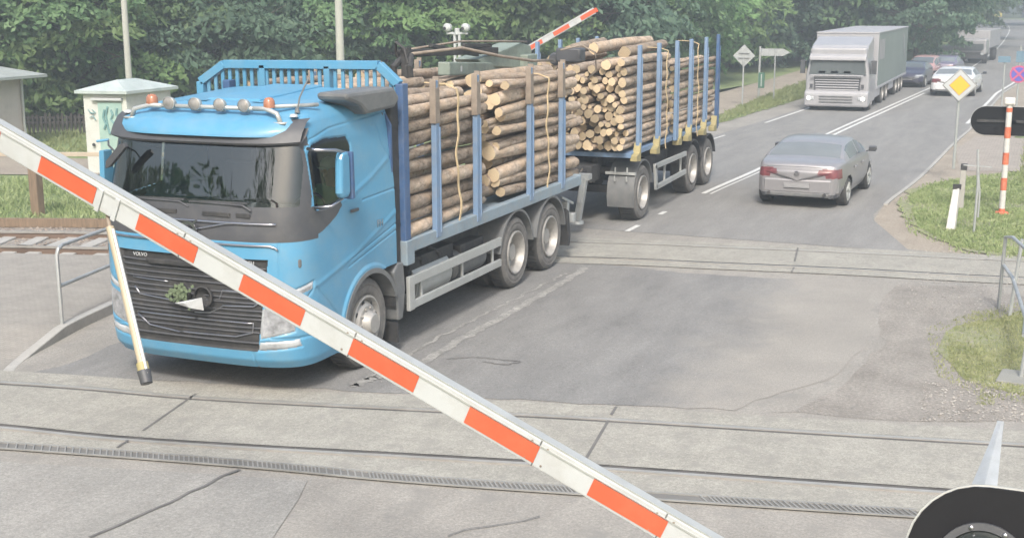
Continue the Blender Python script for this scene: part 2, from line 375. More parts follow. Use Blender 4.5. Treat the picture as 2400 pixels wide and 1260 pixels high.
# concrete slab in the lower left, dark asphalt between the tracks, pale seam
poly('concrete_slab', px([(-250, 1068), (500, 1112), (720, 1128), (700, 1170), (620, 1290), (560, 1420), (-250, 1420)]), .008, M['slab'])
patch = rough_edge(px([(60, 878), (150, 858), (285, 800), (560, 700), (900, 560), (1180, 560), (1350, 612), (1600, 640), (1865, 655), (2040, 660), (2040, 690), (2040, 800), (1960, 880), (1900, 900), (1800, 930), (1720, 960), (1450, 950), (1130, 932), (760, 912), (400, 893)]), .035, .2)
def ngon(name, pts, z, m):
    b = bmesh.new(); vs = [b.verts.new((p[0], p[1], z)) for p in pts]; b.faces.new(vs); bmesh.ops.triangulate(b, faces=b.faces[:])
    for f in b.faces:
        if f.normal.z < 0: f.normal_flip()
    me = bpy.data.meshes.new(name); b.to_mesh(me); b.free(); me.materials.append(m); o = bpy.data.objects.new(name, me); COL.objects.link(o); tag(o, kind='structure'); return o
ngon('asphalt_patch', patch, .0045, M['patch'])
M['seam'] = ground_mat('worn_pale_seam', (.20, .197, .19), (.34, .332, .315), (.18, .178, .17), fine=30, big=4, b=.3)
def seam(name, pts, w, z, m, amp=.03):
    P = smooth([tuple(p[:2]) for p in pts], 14); P = [p+Vector((random.uniform(-amp, amp), random.uniform(-amp, amp))) for p in P]
    joint(name, P, w, z, m)
seam('worn_seam', px([(1375, 627), (1290, 680), (1160, 752), (1060, 808), (985, 852), (900, 880), (830, 905)]), .13, .0095, M['seam'])
seam('worn_seam', px([(1330, 640), (1200, 705), (1090, 760), (990, 812), (930, 850), (860, 890)]), .05, .0095, M['seam'], .04)
seam('tar_repair', px([(1130, 848), (1180, 855), (1215, 850)]), .02, .0095, M['joint'], .02)
seam('tar_repair', px([(1050, 842), (1110, 838), (1160, 842), (1220, 848)]), .02, .0095, M['joint'], .02)
M['verge_sand'] = ground_mat('gravel_verge', (.22, .205, .185), (.30, .28, .255), fine=28, big=1.5, b=.7, dist=.02)
ngon('gravel_verge', rough_edge(px([(2100, 668), (2330, 672), (2420, 700), (2420, 985), (2150, 985), (1800, 965), (1850, 962), (1990, 900), (2070, 800), (2060, 720)]), .05, .3), .003, M['verge_sand'])
# markings on the far road
def stripe(name, pts, w, z=.009): return joint(name, pts, w, z, M['marking'])
def seg(line, y0, y1): return [p for p in line if y0 <= p.y <= y1]
cS = smooth(cl, 30)
stripe('lane_marking', seg(offset(cS, -.07), 14.1, 19.2), .11); stripe('lane_marking', seg(offset(cS, .09), 14.1, 19.2), .05)
stripe('lane_marking', seg(offset(cS, -.10), 27, 190), .11); stripe('lane_marking', seg(offset(cS, .14), 27, 46), .11)
for y0, y1 in ((9.3, 10.1), (11.2, 11.8)): stripe('lane_marking', seg(offset(cS, -.1), y0, y1), .10)
stripe('edge_line', seg(offset(cS, lambda y: LW(y)+.28), 30, 190), .10); stripe('edge_line', seg(offset(cS, lambda y: LW(y)+.28), 15, 26), .07)
stripe('edge_line', seg(offset(cS, lambda y: RW(y)-.22), 32, 190), .12); 
b = MB(); kl = seg(offset(cS, lambda y: RW(y)+.03), 14, 160)
for a, c in zip(kl, kl[1:]): b.bar((a.x, a.y, .006), (c.x, c.y, .006), .08, .04)
tag(b.build('kerb', M['concrete']), kind='structure')

# left footway with kerb, drain channel
kb = [(-1.55, -3.1), (-2.2, -2.05), (-2.62, -1.35), (-2.85, -.6), (-3.05, .15), (-3.22, 1.0), (-3.45, 2.2), (-3.75, 3.4), (-4.1, 4.0)]
kbs = smooth(kb, 5)
def kh(y): return max(0, min(.13, (y+1.25)*.13))
b = MB(); P = kbs; L = offset(P, -.13)
vs = []
for p, q in zip(P, L): h = kh(p.y)+.006; vs += [(p.x, p.y, -.05), (p.x, p.y, h), (q.x, q.y, h), (q.x, q.y, -.05)]
b.add(vs, [(4*i+k, 4*i+k+1, 4*i+5+k, 4*i+4+k) for i in range(len(P)-1) for k in range(3)])
tag(b.build('kerb', M['concrete'], bevel=.012), kind='structure')
b = MB(); L2 = offset(P, -.13); fars = [(-7.5, -6.0), (-8.5, -5.2), (-9, -4), (-9.5, -3), (-10, -2), (-10.5, -1), (-11.5, 0), (-12, 1), (-13, 1.6)]
fs2 = smooth(fars, 5)
vs = []
for p, q in zip(L2, fs2):
    for k in range(9): f = k/8; vs.append((p.x+(q.x-p.x)*f, p.y+(q.y-p.y)*f, kh(p.y)*(1 if f < .7 else 1)+.002))
b.add(vs, [(i*9+k, i*9+k+1, i*9+10+k, i*9+9+k) for i in range(len(L2)-1) for k in range(8)])
tag(b.build('footway', M['brick']), kind='structure')

dl = smooth([(-6, -4.75), (-.73, -3.66), (1.7, -3.2), (3.2, -2.98), (4.8, -2.66), (5.8, -2.45), (7.45, -2.1)], 40)
root = empty('drain_channel', (0, 0, 0), 0, 'long slotted grey drain channel across the road in front of the nearest track', 'drain')
b = MB(); L = offset(dl, -.085); Rr = offset(dl, .085); b.add([(q.x, q.y, .0155) for a, c in zip(L, Rr) for q in (a, c)], [(2*i, 2*i+1, 2*i+3, 2*i+2) for i in range(len(dl)-1)])
b.build('channel', mat('drain_channel_grey', (.15, .147, .14), .9), root)
b = MB()
for s in (-.075, .075):
    l = offset(dl, s)[::6]
    for a, c in zip(l, l[1:]): b.bar((a.x, a.y, .020), (c.x, c.y, .020), .022, .012)
acc = 0
for a, c in zip(dl, dl[1:]):
    acc += (c-a).length
    if acc > .035:
        acc = 0; t = (c-a).normalized(); nn = Vector((t.y, -t.x))
        if 4.95 < a.x < 5.75: continue
        tt = (nn+t*.5).normalized(); b.bar((a.x-tt.x*.085, a.y-tt.y*.085, .0215), (a.x+tt.x*.085, a.y+tt.y*.085, .0215), .013, .010)
b.build('grate', mat('grate_steel', (.27, .267, .255), .6, metal=.2, var=.2), root)
# ---------------- shells: one surface cut into parts ----------------
def shell(S, nu, nv, classify, mats, parent, disp=None, names=None):
    """S(u,v arrays)->xyz (nu,nv,3); classify(xyz of face centres)->array of part keys; each key becomes one mesh"""
    u = np.linspace(0, 1, nu); v = np.linspace(0, 1, nv); U, V = np.meshgrid(u, v, indexing='ij'); P, extra = S(U, V)
    if disp is not None:
        du = np.gradient(P, axis=0); dv = np.gradient(P, axis=1); N = np.cross(du, dv); N /= np.linalg.norm(N, axis=2, keepdims=True)+1e-9
        P = P + N*disp(P, extra, U, V)[..., None]
    def ctr(A): return (A[:-1, :-1]+A[1:, :-1]+A[1:, 1:]+A[:-1, 1:])/4
    key = classify(ctr(P), ctr(extra), ctr(U), ctr(V)); idx = np.arange(nu*nv).reshape(nu, nv)
    Q = np.stack([idx[:-1, :-1], idx[1:, :-1], idx[1:, 1:], idx[:-1, 1:]], -1); V3 = P.reshape(-1, 3); out = {}
    for k in np.unique(key):
        if k == '': continue
        q = Q[key == k]; used, inv = np.unique(q, return_inverse=True); q = inv.reshape(-1, 4)
        me = bpy.data.meshes.new(names.get(k, k) if names else k); me.from_pydata(V3[used].tolist(), [], q.tolist()); me.materials.append(mats[k])
        me.polygons.foreach_set('use_smooth', [True]*len(me.polygons)); me.update()
        o = bpy.data.objects.new(me.name, me); COL.objects.link(o); o.parent = parent; out[str(k)] = o
    return out
def inpoly(x, y, poly):
    r = np.zeros(x.shape, bool); n = len(poly)
    for i in range(n):
        (x1, y1), (x2, y2) = poly[i], poly[(i+1) % n]
        c = (y1 > y) != (y2 > y); r ^= c & (x < (x2-x1)*(y-y1)/((y2-y1) if y2 != y1 else 1e-9)+x1)
    return r
def dpoly(x, y, pl):
    d = np.full(x.shape, 9.)
    for (x1, y1), (x2, y2) in zip(pl, pl[1:]):
        dx, dy = x2-x1, y2-y1; t = np.clip(((x-x1)*dx+(y-y1)*dy)/(dx*dx+dy*dy), 0, 1); d = np.minimum(d, np.hypot(x-x1-t*dx, y-y1-t*dy))
    return d

def wheel(parent, c, sgn, r=.52, w=.30, dual=False, steer=0, front=False, name='wheel', rimmat=None):
    """c = centre of the outer face; sgn = side the face looks to"""
    b = MB(); ww = .62 if dual else w
    b.mi = 0; b.lathe([(-.02, r*.60), (.0, r*.64), (.012, r*.74), (.004, r*.80), (.012, r*.84), (.004, r*.90), (-.02, r*.955)], (0, 0, 0), 'x', 48, sgn)
    b.mi = 1; b.lathe([(-.02, r*.955), (-.035, r*.985), (-.06, r), (-w+.05, r), (-w+.03, r*.96), (-w, r*.85), (-w, r*.6)], (0, 0, 0), 'x', 48, sgn)
    for k in range(48):
        a = 2*PI*k/48
        b.box((-sgn*w/2, (r+.001)*math.cos(a), (r+.001)*math.sin(a)), (w-.12, .022, .012), Matrix.Rotation(a-PI/2, 3, 'X'))
    if dual:
        b.lathe([(-w-.03, r*.6), (-w-.03, r*.85), (-w-.06, r), (-2*w-.0, r), (-2*w-.03, r*.85), (-2*w-.03, r*.6)], (0, 0, 0), 'x', 40, sgn)
    t = b.build(name, [M['tyre'], M['tread']], parent, smooth='auto'); t.location = c; t.rotation_euler = (0, 0, steer)
    b = MB()
    if front:
        b.lathe([(-.03, r*.6), (.015, r*.605), (.02, r*.56), (-.02, r*.53), (-.05, r*.50), (-.02, r*.46), (.01, r*.42), (.03, r*.38), (.03, r*.28), (.10, r*.24), (.12, r*.2), (.12, 0.001)], (0, 0, 0), 'x', 40, sgn)
    else:
        b.lathe([(-.03, r*.6), (.015, r*.605), (.02, r*.57), (-.03, r*.53), (-.11, r*.51), (-.15, r*.49), (-.17, r*.40), (-.17, r*.26), (-.10, r*.24), (-.05, r*.22), (-.04, 0.001)], (0, 0, 0), 'x', 40, sgn)
    for k in range(10):
        a = 2*PI*k/10; x = .045 if front else -.15; b.lathe([(x-.03, .016), (x, .016), (x+.005, .001)], (0, r*.33*math.cos(a), r*.33*math.sin(a)), 'x', 8, sgn)
    rm = b.build('rim', rimmat or M['rim'], t, smooth='auto')
    b = MB()
    for k in range(8):
        a = 2*PI*k/8+.2; x = .0 if front else -.155; b.lathe([(x, .03), (x+.003, .028), (x+.003, .001)], (0, r*.45*math.cos(a), r*.45*math.sin(a)), 'x', 10, sgn)
    b.build('vent_hole', M['dark'], t)
    return t
def text(body, size, m, parent, loc, rot, name='lettering', ext=.002):
    c = bpy.data.curves.new(name, 'FONT'); c.body = body; c.size = size; c.extrude = ext; c.align_x = 'CENTER'; c.align_y = 'CENTER'
    o = bpy.data.objects.new(name, c); COL.objects.link(o); dg = bpy.context.evaluated_depsgraph_get(); me = bpy.data.meshes.new_from_object(o.evaluated_get(dg))
    bpy.data.objects.remove(o); me.materials.clear(); me.materials.append(m); me.name = name
    o = bpy.data.objects.new(name, me); COL.objects.link(o); o.parent = parent; o.location = loc; o.rotation_euler = rot; return o

# ---------------- the blue timber truck ----------------
truck = empty('timber_truck', (0, 0, 0), 0, 'bright blue timber truck with black windscreen band driving over the level crossing', 'truck')
YC = -.72
def cabS(U, V):
    zs = [.33, .42, .6, 1.0, 1.5, 1.75, 1.95, 2.1, 2.65, 2.78, 2.88, 2.95, 3.0, 3.02]
    wv = [1.19, 1.225, 1.24, 1.245, 1.245, 1.24, 1.235, 1.225, 1.175, 1.15, 1.11, 1.03, .85, .28]
    fv = [-1.40, -1.47, -1.50, -1.50, -1.485, -1.46, -1.42, -1.385, -1.225, -1.18, -1.10, -.98, -.80, -.55]
    rv = [.70]*10+[.69, .68, .67, .66]
    nz = V.shape[1]; vz = np.linspace(0, 1, nz)
    # spread rows evenly by height, last tenth for the roof edge
    z = np.where(vz < .93, .33+(2.88-.33)*vz/.93, 0); tr = np.clip((vz-.93)/.07, 0, 1); z = np.where(vz >= .93, 2.88+.14*np.sin(tr*PI/2), z)
    W = np.interp(z, zs, wv); F = np.interp(z, zs, fv); Rr = np.interp(z, zs, rv)
    # smooth the profiles a little
    k = np.ones(5)/5
    for A in (W, F): A[2:-2] = np.convolve(A, k, 'valid')
    nu = U.shape[0]; P = np.zeros((nu, nz, 3)); E = np.zeros((nu, nz, 3)); th = np.linspace(0, PI, 1600)
    t = np.linspace(0, 1, nu)
    for j in range(nz):
        d = YC-F[j]; c, s = np.cos(th), np.sin(th)
        x = -W[j]*np.sign(c)*np.abs(c)**(2/5.); y = YC-d*np.abs(s)**(2/4.2); y = y + .05*(x/W[j])**2*(np.abs(s)) - .05*np.abs(s)
        x = np.r_[-W[j], x, W[j]]; y = np.r_[Rr[j], y, Rr[j]]
        L = np.r_[0, np.cumsum(np.hypot(np.diff(x), np.diff(y)))]
        P[:, j, 0] = np.interp(t*L[-1], L, x); P[:, j, 1] = np.interp(t*L[-1], L, y); P[:, j, 2] = z[j]+max(0, (z[j]-2.6))*.25*(P[:, j, 1]+1.2)/2
        E[:, j, 0] = (t-.5)*L[-1]
    return P, E
GR = [[(-1.13, 1.17), (-.3, 1.36), (.72, 1.70)], [(-.2, 2.05), (.2, 2.17), (.6, 2.33)], [(-1.06, 2.60), (-.98, 2.70), (-.6, 2.78), (.68, 2.86)],
      [(.31, 2.73), (.42, 2.72), (.55, 2.45), (.72, 2.26)], [(-.06, 1.94), (.72, 1.97)], [(-.42, 1.25), (.72, 1.48)], [(-.36, 1.32), (.72, 1.56)], [(-1.08, 1.17), (-.88, .98), (-.62, .72)]]
BELT = [(-1.4, 2.0), (-1.05, 1.95), (-.55, 2.03), (-.5, 1.95), (-.62, 1.86), (-.78, 1.79), (-.95, 1.73), (-1.4, 1.70)]
WIN = [(-1.02, 1.98), (-.9, 1.97), (-.22, 2.04), (-.20, 2.58), (-.26, 2.66), (-.72, 2.68), (-.95, 2.64), (-1.02, 2.55)]
HL = [(.80, .66), (.80, .82), (.83, 1.0), (.93, 1.10), (1.15, 1.17), (1.42, 1.24), (1.40, 1.15), (1.22, .98), (1.17, .74)]
FOG = [(.76, .53), (.79, .625), (1.22, .65), (1.24, .57)]
def cabD(P, E, U, V):
    y, z, a = P[..., 1], P[..., 2], np.abs(E[..., 0]); x = P[..., 0]; side = (np.abs(x) > 1.08) & (y > -1.16); d = np.zeros(y.shape)
    for k, g in enumerate(GR):
        q = dpoly(y, z, g); s = .010 if k not in (0, 1) else -.007; wdt = .009 if k not in (0, 1) else .03
        d -= np.where(side, s*np.exp(-(q/wdt)**2), 0)
    d -= np.where(side, .018*np.clip(1-dpoly(y, z, WIN+WIN[:1])/.02, 0, 1), 0)
    arch = np.hypot(y-.05, z-.50); d += np.where(side & (z < 1.3) & (arch > .60), .022*np.clip((.70-arch)/.03, 0, 1), 0)
    gw = .76+.15*np.clip((z-.5)/1., 0, 1); fr = (~side) & (a < 1.3)
    d -= np.where(fr & (a < gw) & (z > .53) & (z < 1.50), .035*np.clip((gw-a)/.02, 0, 1), 0)
    d -= np.where(fr & (np.abs(z-1.60) < .02), 0.0, 0)
    for pl in (HL, FOG): d -= .012*np.exp(-(dpoly(a, z, pl+pl[:1])/.012)**2)*(a > .7)*(a < 1.6)
    d -= .012*np.exp(-((z-.665)/.012)**2)*(y < -.6)*(a > .9)
    d -= .010*np.exp(-((a-1.02)/.01)**2)*(z > 1.20)*(z < 1.68)*(a < 1.3)
    d -= .010*np.exp(-((a-.70)/.01)**2)*(z < .52)
    return d
def cabC(P, E, U, V):
    x, y, z, a = P[..., 0], P[..., 1], P[..., 2], np.abs(E[..., 0]); side = (np.abs(x) > 1.0) & (y > -1.09); k = np.full(y.shape, 'body', dtype='<U12')
    fr = (y < -1.0)
    k[(z > 1.68) & (z < 2.02) & fr & (a < 1.5)] = 'belt'
    k[side & inpoly(y, z, BELT)] = 'belt'
    k[(z >= 2.02) & (z < 2.70) & (y < -1.06) & (a < 1.36)] = 'pillar'
    k[(z >= 2.04) & (z < 2.66) & (y < -1.10) & (a < 1.21)] = 'windscreen'
    k[(z > 2.64) & (z < 2.74) & (y < -1.0)] = 'belt'
    k[side & inpoly(y, z, [(p[0], p[1]) for p in WIN])] = 'window'
    gw = .76+.15*np.clip((z-.5)/1., 0, 1)
    k[fr & (a < gw) & (z > .53) & (z < 1.50)] = 'grille'
    k[inpoly(a, z, HL)] = 'headlight'; k[inpoly(a, z, FOG)] = 'foglight'
    k[inpoly(a, z, HL) & (dpoly(a, z, HL+HL[:1]) < .028)] = 'lamp_rim'; k[inpoly(a, z, HL) & (np.abs(z-1.02-(a-.9)*.25) < .022)] = 'body'
    k[side & (np.hypot(y-.05, z-.50) < .62)] = ''
    k[(y > .0) & (z < 1.08)] = ''; k[(y > -.6) & (z < .45)] = ''
    return k
cab = shell(cabS, 640, 300, cabC, {'body': M['blue'], 'belt': M['black'], 'pillar': M['black'], 'windscreen': M['glass'], 'window': M['sideglass'], 'grille': M['dark'], 'headlight': M['darklens'], 'lamp_rim': M['lens'], 'foglight': M['lens']}, truck, cabD,
            {'body': 'cab', 'belt': 'black_band', 'pillar': 'windscreen_pillar', 'window': 'side_window'})
# roof, rear wall, cab floor, interior
b = MB(); b.prism([(-.66, 3.03), (.70, 3.10), (.70, 3.14), (-.60, 3.068)], -.32, .32, 'x'); b.build('roof_hatch', M['blue'], truck, bevel=.012)
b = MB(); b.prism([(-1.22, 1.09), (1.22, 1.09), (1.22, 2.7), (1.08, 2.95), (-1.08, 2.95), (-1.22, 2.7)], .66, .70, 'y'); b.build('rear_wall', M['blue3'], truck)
b = MB()
b.box((0, -.35, 1.45), (2.36, 1.9, .1)); b.prism([(-1.38, 1.5), (-1.34, 1.98), (-1.15, 2.03), (-.85, 1.98), (-.8, 1.5)], -.92, .92, 'x')
for xs in (.68, -.6): b.box((xs, .15, 1.52), (.52, .5, .14)); b.box((xs, .47, 1.9), (.5, .12, .65)); b.box((xs, .47, 2.32), (.28, .1, .18))
b.box((0, .62, 2.1), (2.3, .05, 1.5)); b.box((0, -.3, 2.82), (2.1, 1.2, .04))
b.build('cab_interior', M['interior'], truck, bevel=.02)
b = MB(); ring = [(.68+.22*math.cos(a), -.31+.10*math.sin(a), 1.82+.19*math.sin(a)) for a in np.linspace(0, 2*PI, 25)]; b.tube(ring, .016, 8); b.bar((.68, -.31, 1.82), (.68, -.85, 1.7), .06)
b.build('steering_wheel', M['black'], truck)
# sun visor lip above the windscreen: blue panel with black lower edge
def visor_surf(x, f): yb = -1.20-.13*math.sqrt(max(0, 1-(abs(x)/1.18)**4)); return yb
b = MB(); n = 30; prof = [(.06, 2.80), (-.02, 2.70), (-.10, 2.655), (-.115, 2.675), (-.07, 2.76), (.02, 2.86), (.10, 2.90)]
vs = []; 
for i in range(n+1):
    x = -1.15+2.3*i/n; c = .04*abs(x/1.15)**6
    for (dy, z) in prof: vs.append((x, -1.24+.20*abs(x/1.15)**4+dy, z+c*.5))
k = len(prof)
b.mi = 0
for i in range(n):
    for j in range(k-1):
        pass
fsb = [(i*k+j, (i+1)*k+j, (i+1)*k+j+1, i*k+j+1) for i in range(n) for j in range(k-1)]
b.add(vs, fsb); b.m = [0 for q in fsb]
b.build('sun_visor', [M['black'], M['blue']], truck, smooth='auto')
# blue visor panel between the black corners
b = MB(); vs = []; n = 28
for i in range(n+1):
    x = -1.02+2.04*i/n; t_ = abs(x/1.02)
    for (dy, z) in [(-.135, 2.735), (-.130, 2.76), (-.09, 2.81), (-.02, 2.87), (.10, 2.92), (.28, 2.965)]: vs.append((x*(.93+.07*min(1, (z-2.735)/.12)), -1.24+.17*t_**4+dy, z+.004))
b.add(vs, [(i*6+j, (i+1)*6+j, (i+1)*6+j+1, i*6+j+1) for i in range(n) for j in range(5)]); b.build('visor_panel', M['blue'], truck, smooth=True)
# front details
b = MB()
def fx(x, z):   # front surface y at x
    F = float(np.interp(z, [.33, .6, 1.5, 1.75, 1.95], [-1.40, -1.50, -1.485, -1.46, -1.42])); W = 1.24; xx = min(abs(x)/W, .999)
    s = (1-xx**5)**(1/4.2*1.0); return YC-(YC-F)*s-.05*s+.05*xx**2
def strip(pts, r=.011, m='chrome', name='chrome_trim', off=.012, n=8):
    P = []
    for (x0, z0), (x1, z1) in zip(pts, pts[1:]):
        kk = max(2, int(abs(x1-x0)/.06)); P += [(x0+(x1-x0)*i/kk, z0+(z1-z0)*i/kk) for i in range(kk)]
    P.append(pts[-1]); bb = MB(); bb.tube([(x, fx(x, z)-off, z) for x, z in P], r, n); return bb.build(name, M[m], truck, smooth=True)
strip([(-1.02, 1.645), (.92, 1.645), (.98, 1.625), (1.0, 1.60)], .012)
strip([(-.95, 1.865), (.98, 1.865)], .013)
strip([(.04, 1.775), (.42, 1.855), (.55, 1.865)], .011)
strip([(-.72, 1.10), (-.66, 1.02), (-.2, .985), (.0, .985)], .008, off=-.02); strip([(.08, 1.02), (.32, 1.06), (.36, 1.15), (.82, 1.14), (.83, 1.08), (.72, 1.0), (.36, .985), (.2, .90), (.0, .885)], .009, off=-.02)
strip([(-.74, 1.20), (-.30, 1.19)], .007, off=-.02)
strip([(-.70, .80), (-.55, .69), (-.2, .655), (.5, .665), (.70, .72), (.71, .82), (.3, .82), (-.7, .82)], .009, off=-.02)
for z in (1.40, 1.34, 1.28, 1.22, 1.135, 1.08, 1.03, .95, .90, .86, .77, .72, .61):
    h = .78+.13*(z-.5); strip([(-h, z), (h, z)], .012, 'black', 'grille_slat', -.025, 6)
b = MB(); b.prism([(-.55, 1.435), (.42, 1.43), (.35, 1.375), (-.48, 1.38)], -1.555, -1.50, 'y'); b.build('grille_slot', M['dark'], truck, bevel=.01)
# maker's round badge on the band
b = MB(); b.lathe([(0, .105), (.018, .105), (.018, .075), (0, .075)], (0, -1.55, 1.765), 'y', 32, -1); b.box((0, -1.57, 1.765), (.21, .012, .055)); b.bar((.07, -1.565, 1.84), (.115, -1.565, 1.885), .02)
b.build('badge', M['chrome'], truck)
text('VOLVO', .055, M['white'], truck, (-.66, -1.535, 1.465), (PI/2, 0, 0)); text('FH', .06, M['white'], truck, (.74, -1.525, 1.465), (PI/2, 0, 0))
text('FH', .12, M['chrome'], truck, (1.256, .30, 1.62), (PI/2, 0, PI/2), 'side_lettering')
# round spotlights with a crumpled plate on the grille
b = MB()
for xs in (-.12, .16): b.lathe([(0, .02), (.03, .10), (.07, .115), (.075, .10)], (xs, -1.52, 1.08), 'y', 24, -1)
b.build('spotlight', M['dark'], truck, smooth='auto')
b = MB(); b.add([(-.14, -1.66, 1.0), (.20, -1.66, 1.09), (.21, -1.65, .95), (.05, -1.68, .97), (.0, -1.70, 1.02)], [(0, 4, 1), (4, 3, 1), (3, 2, 1), (0, 3, 4)]); b.build('crumpled_plate', M['white'], truck)
b = MB(); random.seed(3)
for i in range(70):
    c = Vector((-.10+random.gauss(0, .065), -1.62+random.gauss(0, .02), 1.10+random.gauss(0, .04))); b.box(c, (.035, .01, .03), Matrix.Rotation(random.random()*6, 3, 'Y'))
M['leafspray'] = mat('green_leaves_stuck', (.13, .17, .10), .7, var=.3, vscale=20); b.build('leaf_spray', M['leafspray'], truck)
# wipers, band recesses
b = MB()
for x0, x1 in ((-.75, -.05), (.0, .72)):
    b.tube([(x1, -1.46, 2.0), (x1-.1, -1.455, 2.05), (x0, -1.44, 2.055)], .010, 6); b.bar((x0-.05, -1.445, 2.06), (x1-.05, -1.45, 2.075), .012, .02)
b.build('wiper', M['black'], truck)
b = MB()
for xs, wd in ((-.35, .34), (.30, .34), (.62, .17)): b.box((xs, fx(xs, 1.93)-.004, 1.945), (wd, .02, .045))
b.build('band_slot', M['dark'], truck, bevel=.006)
# roof lamp bar with four lamps, beacons, aerial, air intake hood
def lamp_bar(parent, z0=3.0, y0=-1.02):
    bb = MB()
    for xs in (-1, 1): bb.tube([(xs*.90, -1.12, 2.88), (xs*.86, -1.12, 2.97), (xs*.70, -1.08, 3.01), (xs*.55, -1.08, 3.01)], .026, 8); bb.box((xs*.90, -1.10, 2.875), (.14, .12, .02))
    bb.tube([(-.72, -1.08, 3.01), (.72, -1.08, 3.01)], .024, 8); bb.tube([(.75, -1.02, 3.03), (.95, -.8, 3.03), (1.05, -.62, 3.03)], .022, 8)
    lb = bb.build('lamp_bar', M['alu'], parent, smooth=True)
    for xs in (-.45, -.15, .15, .45):
        b1 = MB(); b1.lathe([(0, .03), (.05, .062), (.10, .070), (.105, .066)], (xs, -1.02, 3.04), 'y', 24, -1); b1.box((xs, -1.05, 2.99), (.05, .04, .05))
        l = b1.build('roof_lamp', M['alu'], lb, smooth='auto'); b2 = MB(); b2.lathe([(.100, .065), (.114, .045), (.120, .001)], (xs, -1.02, 3.04), 'y', 24, -1); b2.build('lens', M['lampglass'], lb, smooth=True)
    for xs in (-.70, .72):
        b1 = MB(); b1.lathe([(0, .062), (.07, .058), (.10, .04), (.11, .001)], (xs, -1.04, 3.02), 'z', 20); b1.build('beacon', M['orange'], lb, smooth=True)
lamp_bar(truck)
b = MB(); b.tube([(.98, -.92, 2.97), (.99, -.88, 3.12), (1.03, -.75, 3.32)], .009, 6); b.lathe([(0, .03), (.05, .015), (.05, .001)], (.98, -.92, 2.97), 'z', 10); b.build('aerial', M['grey'], truck)
b = MB()
for q in ((1.0, -1.02, 2.935), (-1.0, -1.04, 2.92)): b.lathe([(0, .045), (.025, .035), (.03, .001)], q, 'z', 16)
b.build('roof_marker_lamp', M['white'], truck)
b = MB(); b.prism([(-.42, 3.14), (.66, 3.14), (.80, 3.0), (.66, 2.90), (.02, 2.88), (-.12, 2.98), (-.40, 3.06)], .90, 1.29, 'x'); b.build('air_intake_hood', M['grey'], truck, bevel=.04)
b = MB(); b.box((1.0, .86, 2.0), (.36, .24, 2.05)); b.build('air_intake_duct', M['dark'], truck, bevel=.03)
# mirror on the driver's side: arms and a slim housing; the far-side one hugs the cab
def mirror(s):
    bb = MB(); bb.tube([(s*1.20, -1.10, 2.62), (s*1.34, -1.17, 2.62), (s*1.44, -.95, 2.60), (s*1.44, -.72, 2.54)], .018, 8); bb.build('mirror_arm', M['chrome'], truck, smooth=True); bb = MB(); bb.tube([(s*1.22, -1.05, 2.0), (s*1.40, -1.0, 2.02), (s*1.43, -.82, 2.08)], .016, 8)
    a = bb.build('mirror_arm', M['chrome'], truck, smooth=True)
    bb = MB(); bb.prism([(-.90, 2.14), (-.88, 2.5), (-.84, 2.57), (-.74, 2.57), (-.70, 2.5), (-.70, 2.14), (-.74, 2.08), (-.86, 2.08)], s*1.38, s*1.47, 'x'); bb.build('mirror_housing', M['blue'], truck, bevel=.03)
    bb = MB(); bb.prism([(-.69, 2.05), (-.69, 2.56), (-.64, 2.55), (-.63, 2.06)], s*1.37, s*1.48, 'x'); bb.build('mirror_glass', M['blue3'], truck, bevel=.01)
mirror(1)
b = MB(); b.tube([(-1.15, -1.2, 2.62), (-.98, -1.42, 2.60), (-.86, -1.46, 2.52)], .012, 6); b.prism([(-.98, 2.36), (-.93, 2.38), (-.72, 2.60), (-.74, 2.64), (-.80, 2.62), (-.97, 2.44)], -1.50, -1.44, 'y'); b.build('front_mirror', M['black'], truck, bevel=.01)
b = MB(); b.tube([(-1.2, -1.12, 2.62), (-1.33, -1.16, 2.6)], .016, 6); b.prism([(-1.18, 2.12), (-1.16, 2.5), (-1.02, 2.5), (-1.0, 2.14)], -1.31, -1.25, 'x'); b.build('mirror_housing', M['blue'], truck, bevel=.02)
b = MB(); b.box((1.262, -.28, 1.86), (.025, .16, .035)); b.build('door_handle', M['black'], truck, bevel=.008)
# wheel arch trim, steps, mudguards
def archring(y, z, r0, r1, a0, a1, x0, x1, m, name, par=None, n=22):
    bb = MB(); A = np.linspace(a0, a1, n); poly_ = [(y+r1*math.cos(a), z+r1*math.sin(a)) for a in A]+[(y+r0*math.cos(a), z+r0*math.sin(a)) for a in A[::-1]]
    vs = [(x0, *p) for p in poly_]+[(x1, *p) for p in poly_]; N = len(poly_)
    fs = [(i, (i+1) % N, N+(i+1) % N, N+i) for i in range(N)]
    for o_ in (0, N): fs += [(o_+i, o_+i+1, o_+N-2-i, o_+N-1-i) for i in range(n-1)]
    bb.add(vs, fs); return bb.build(name, M[m], par or truck, smooth='auto')
archring(.05, .50, .585, .64, R(20), R(168), 1.05, 1.275, 'grey', 'arch_trim'); archring(.05, .50, .585, .64, R(20), R(168), -1.275, -1.05, 'grey', 'arch_trim')
archring(.05, .50, .60, .62, R(5), R(175), -1.24, 1.24, 'dark', 'wheel_housing')
b = MB(); b.prism([(.60, .98), (.72, 1.08), (.86, 1.06), (.90, .72), (.82, .38), (.70, .38), (.67, .8)], .98, 1.25, 'x'); b.build('rear_mudguard', M['grey'], truck, bevel=.02)
b = MB(); b.prism([(.66, .36), (.70, .36), (.70, .12), (.66, .12)], .95, 1.25, 'x'); b.build('mudflap', M['dark'], truck)
b = MB(); b.lathe([(-.3, .001), (-.3, .15), (.0, .15), (.03, .12), (.035, .001)], (1.12, .95, .52), 'x', 24); b.build('air_filter', M['grey'], truck, smooth='auto')
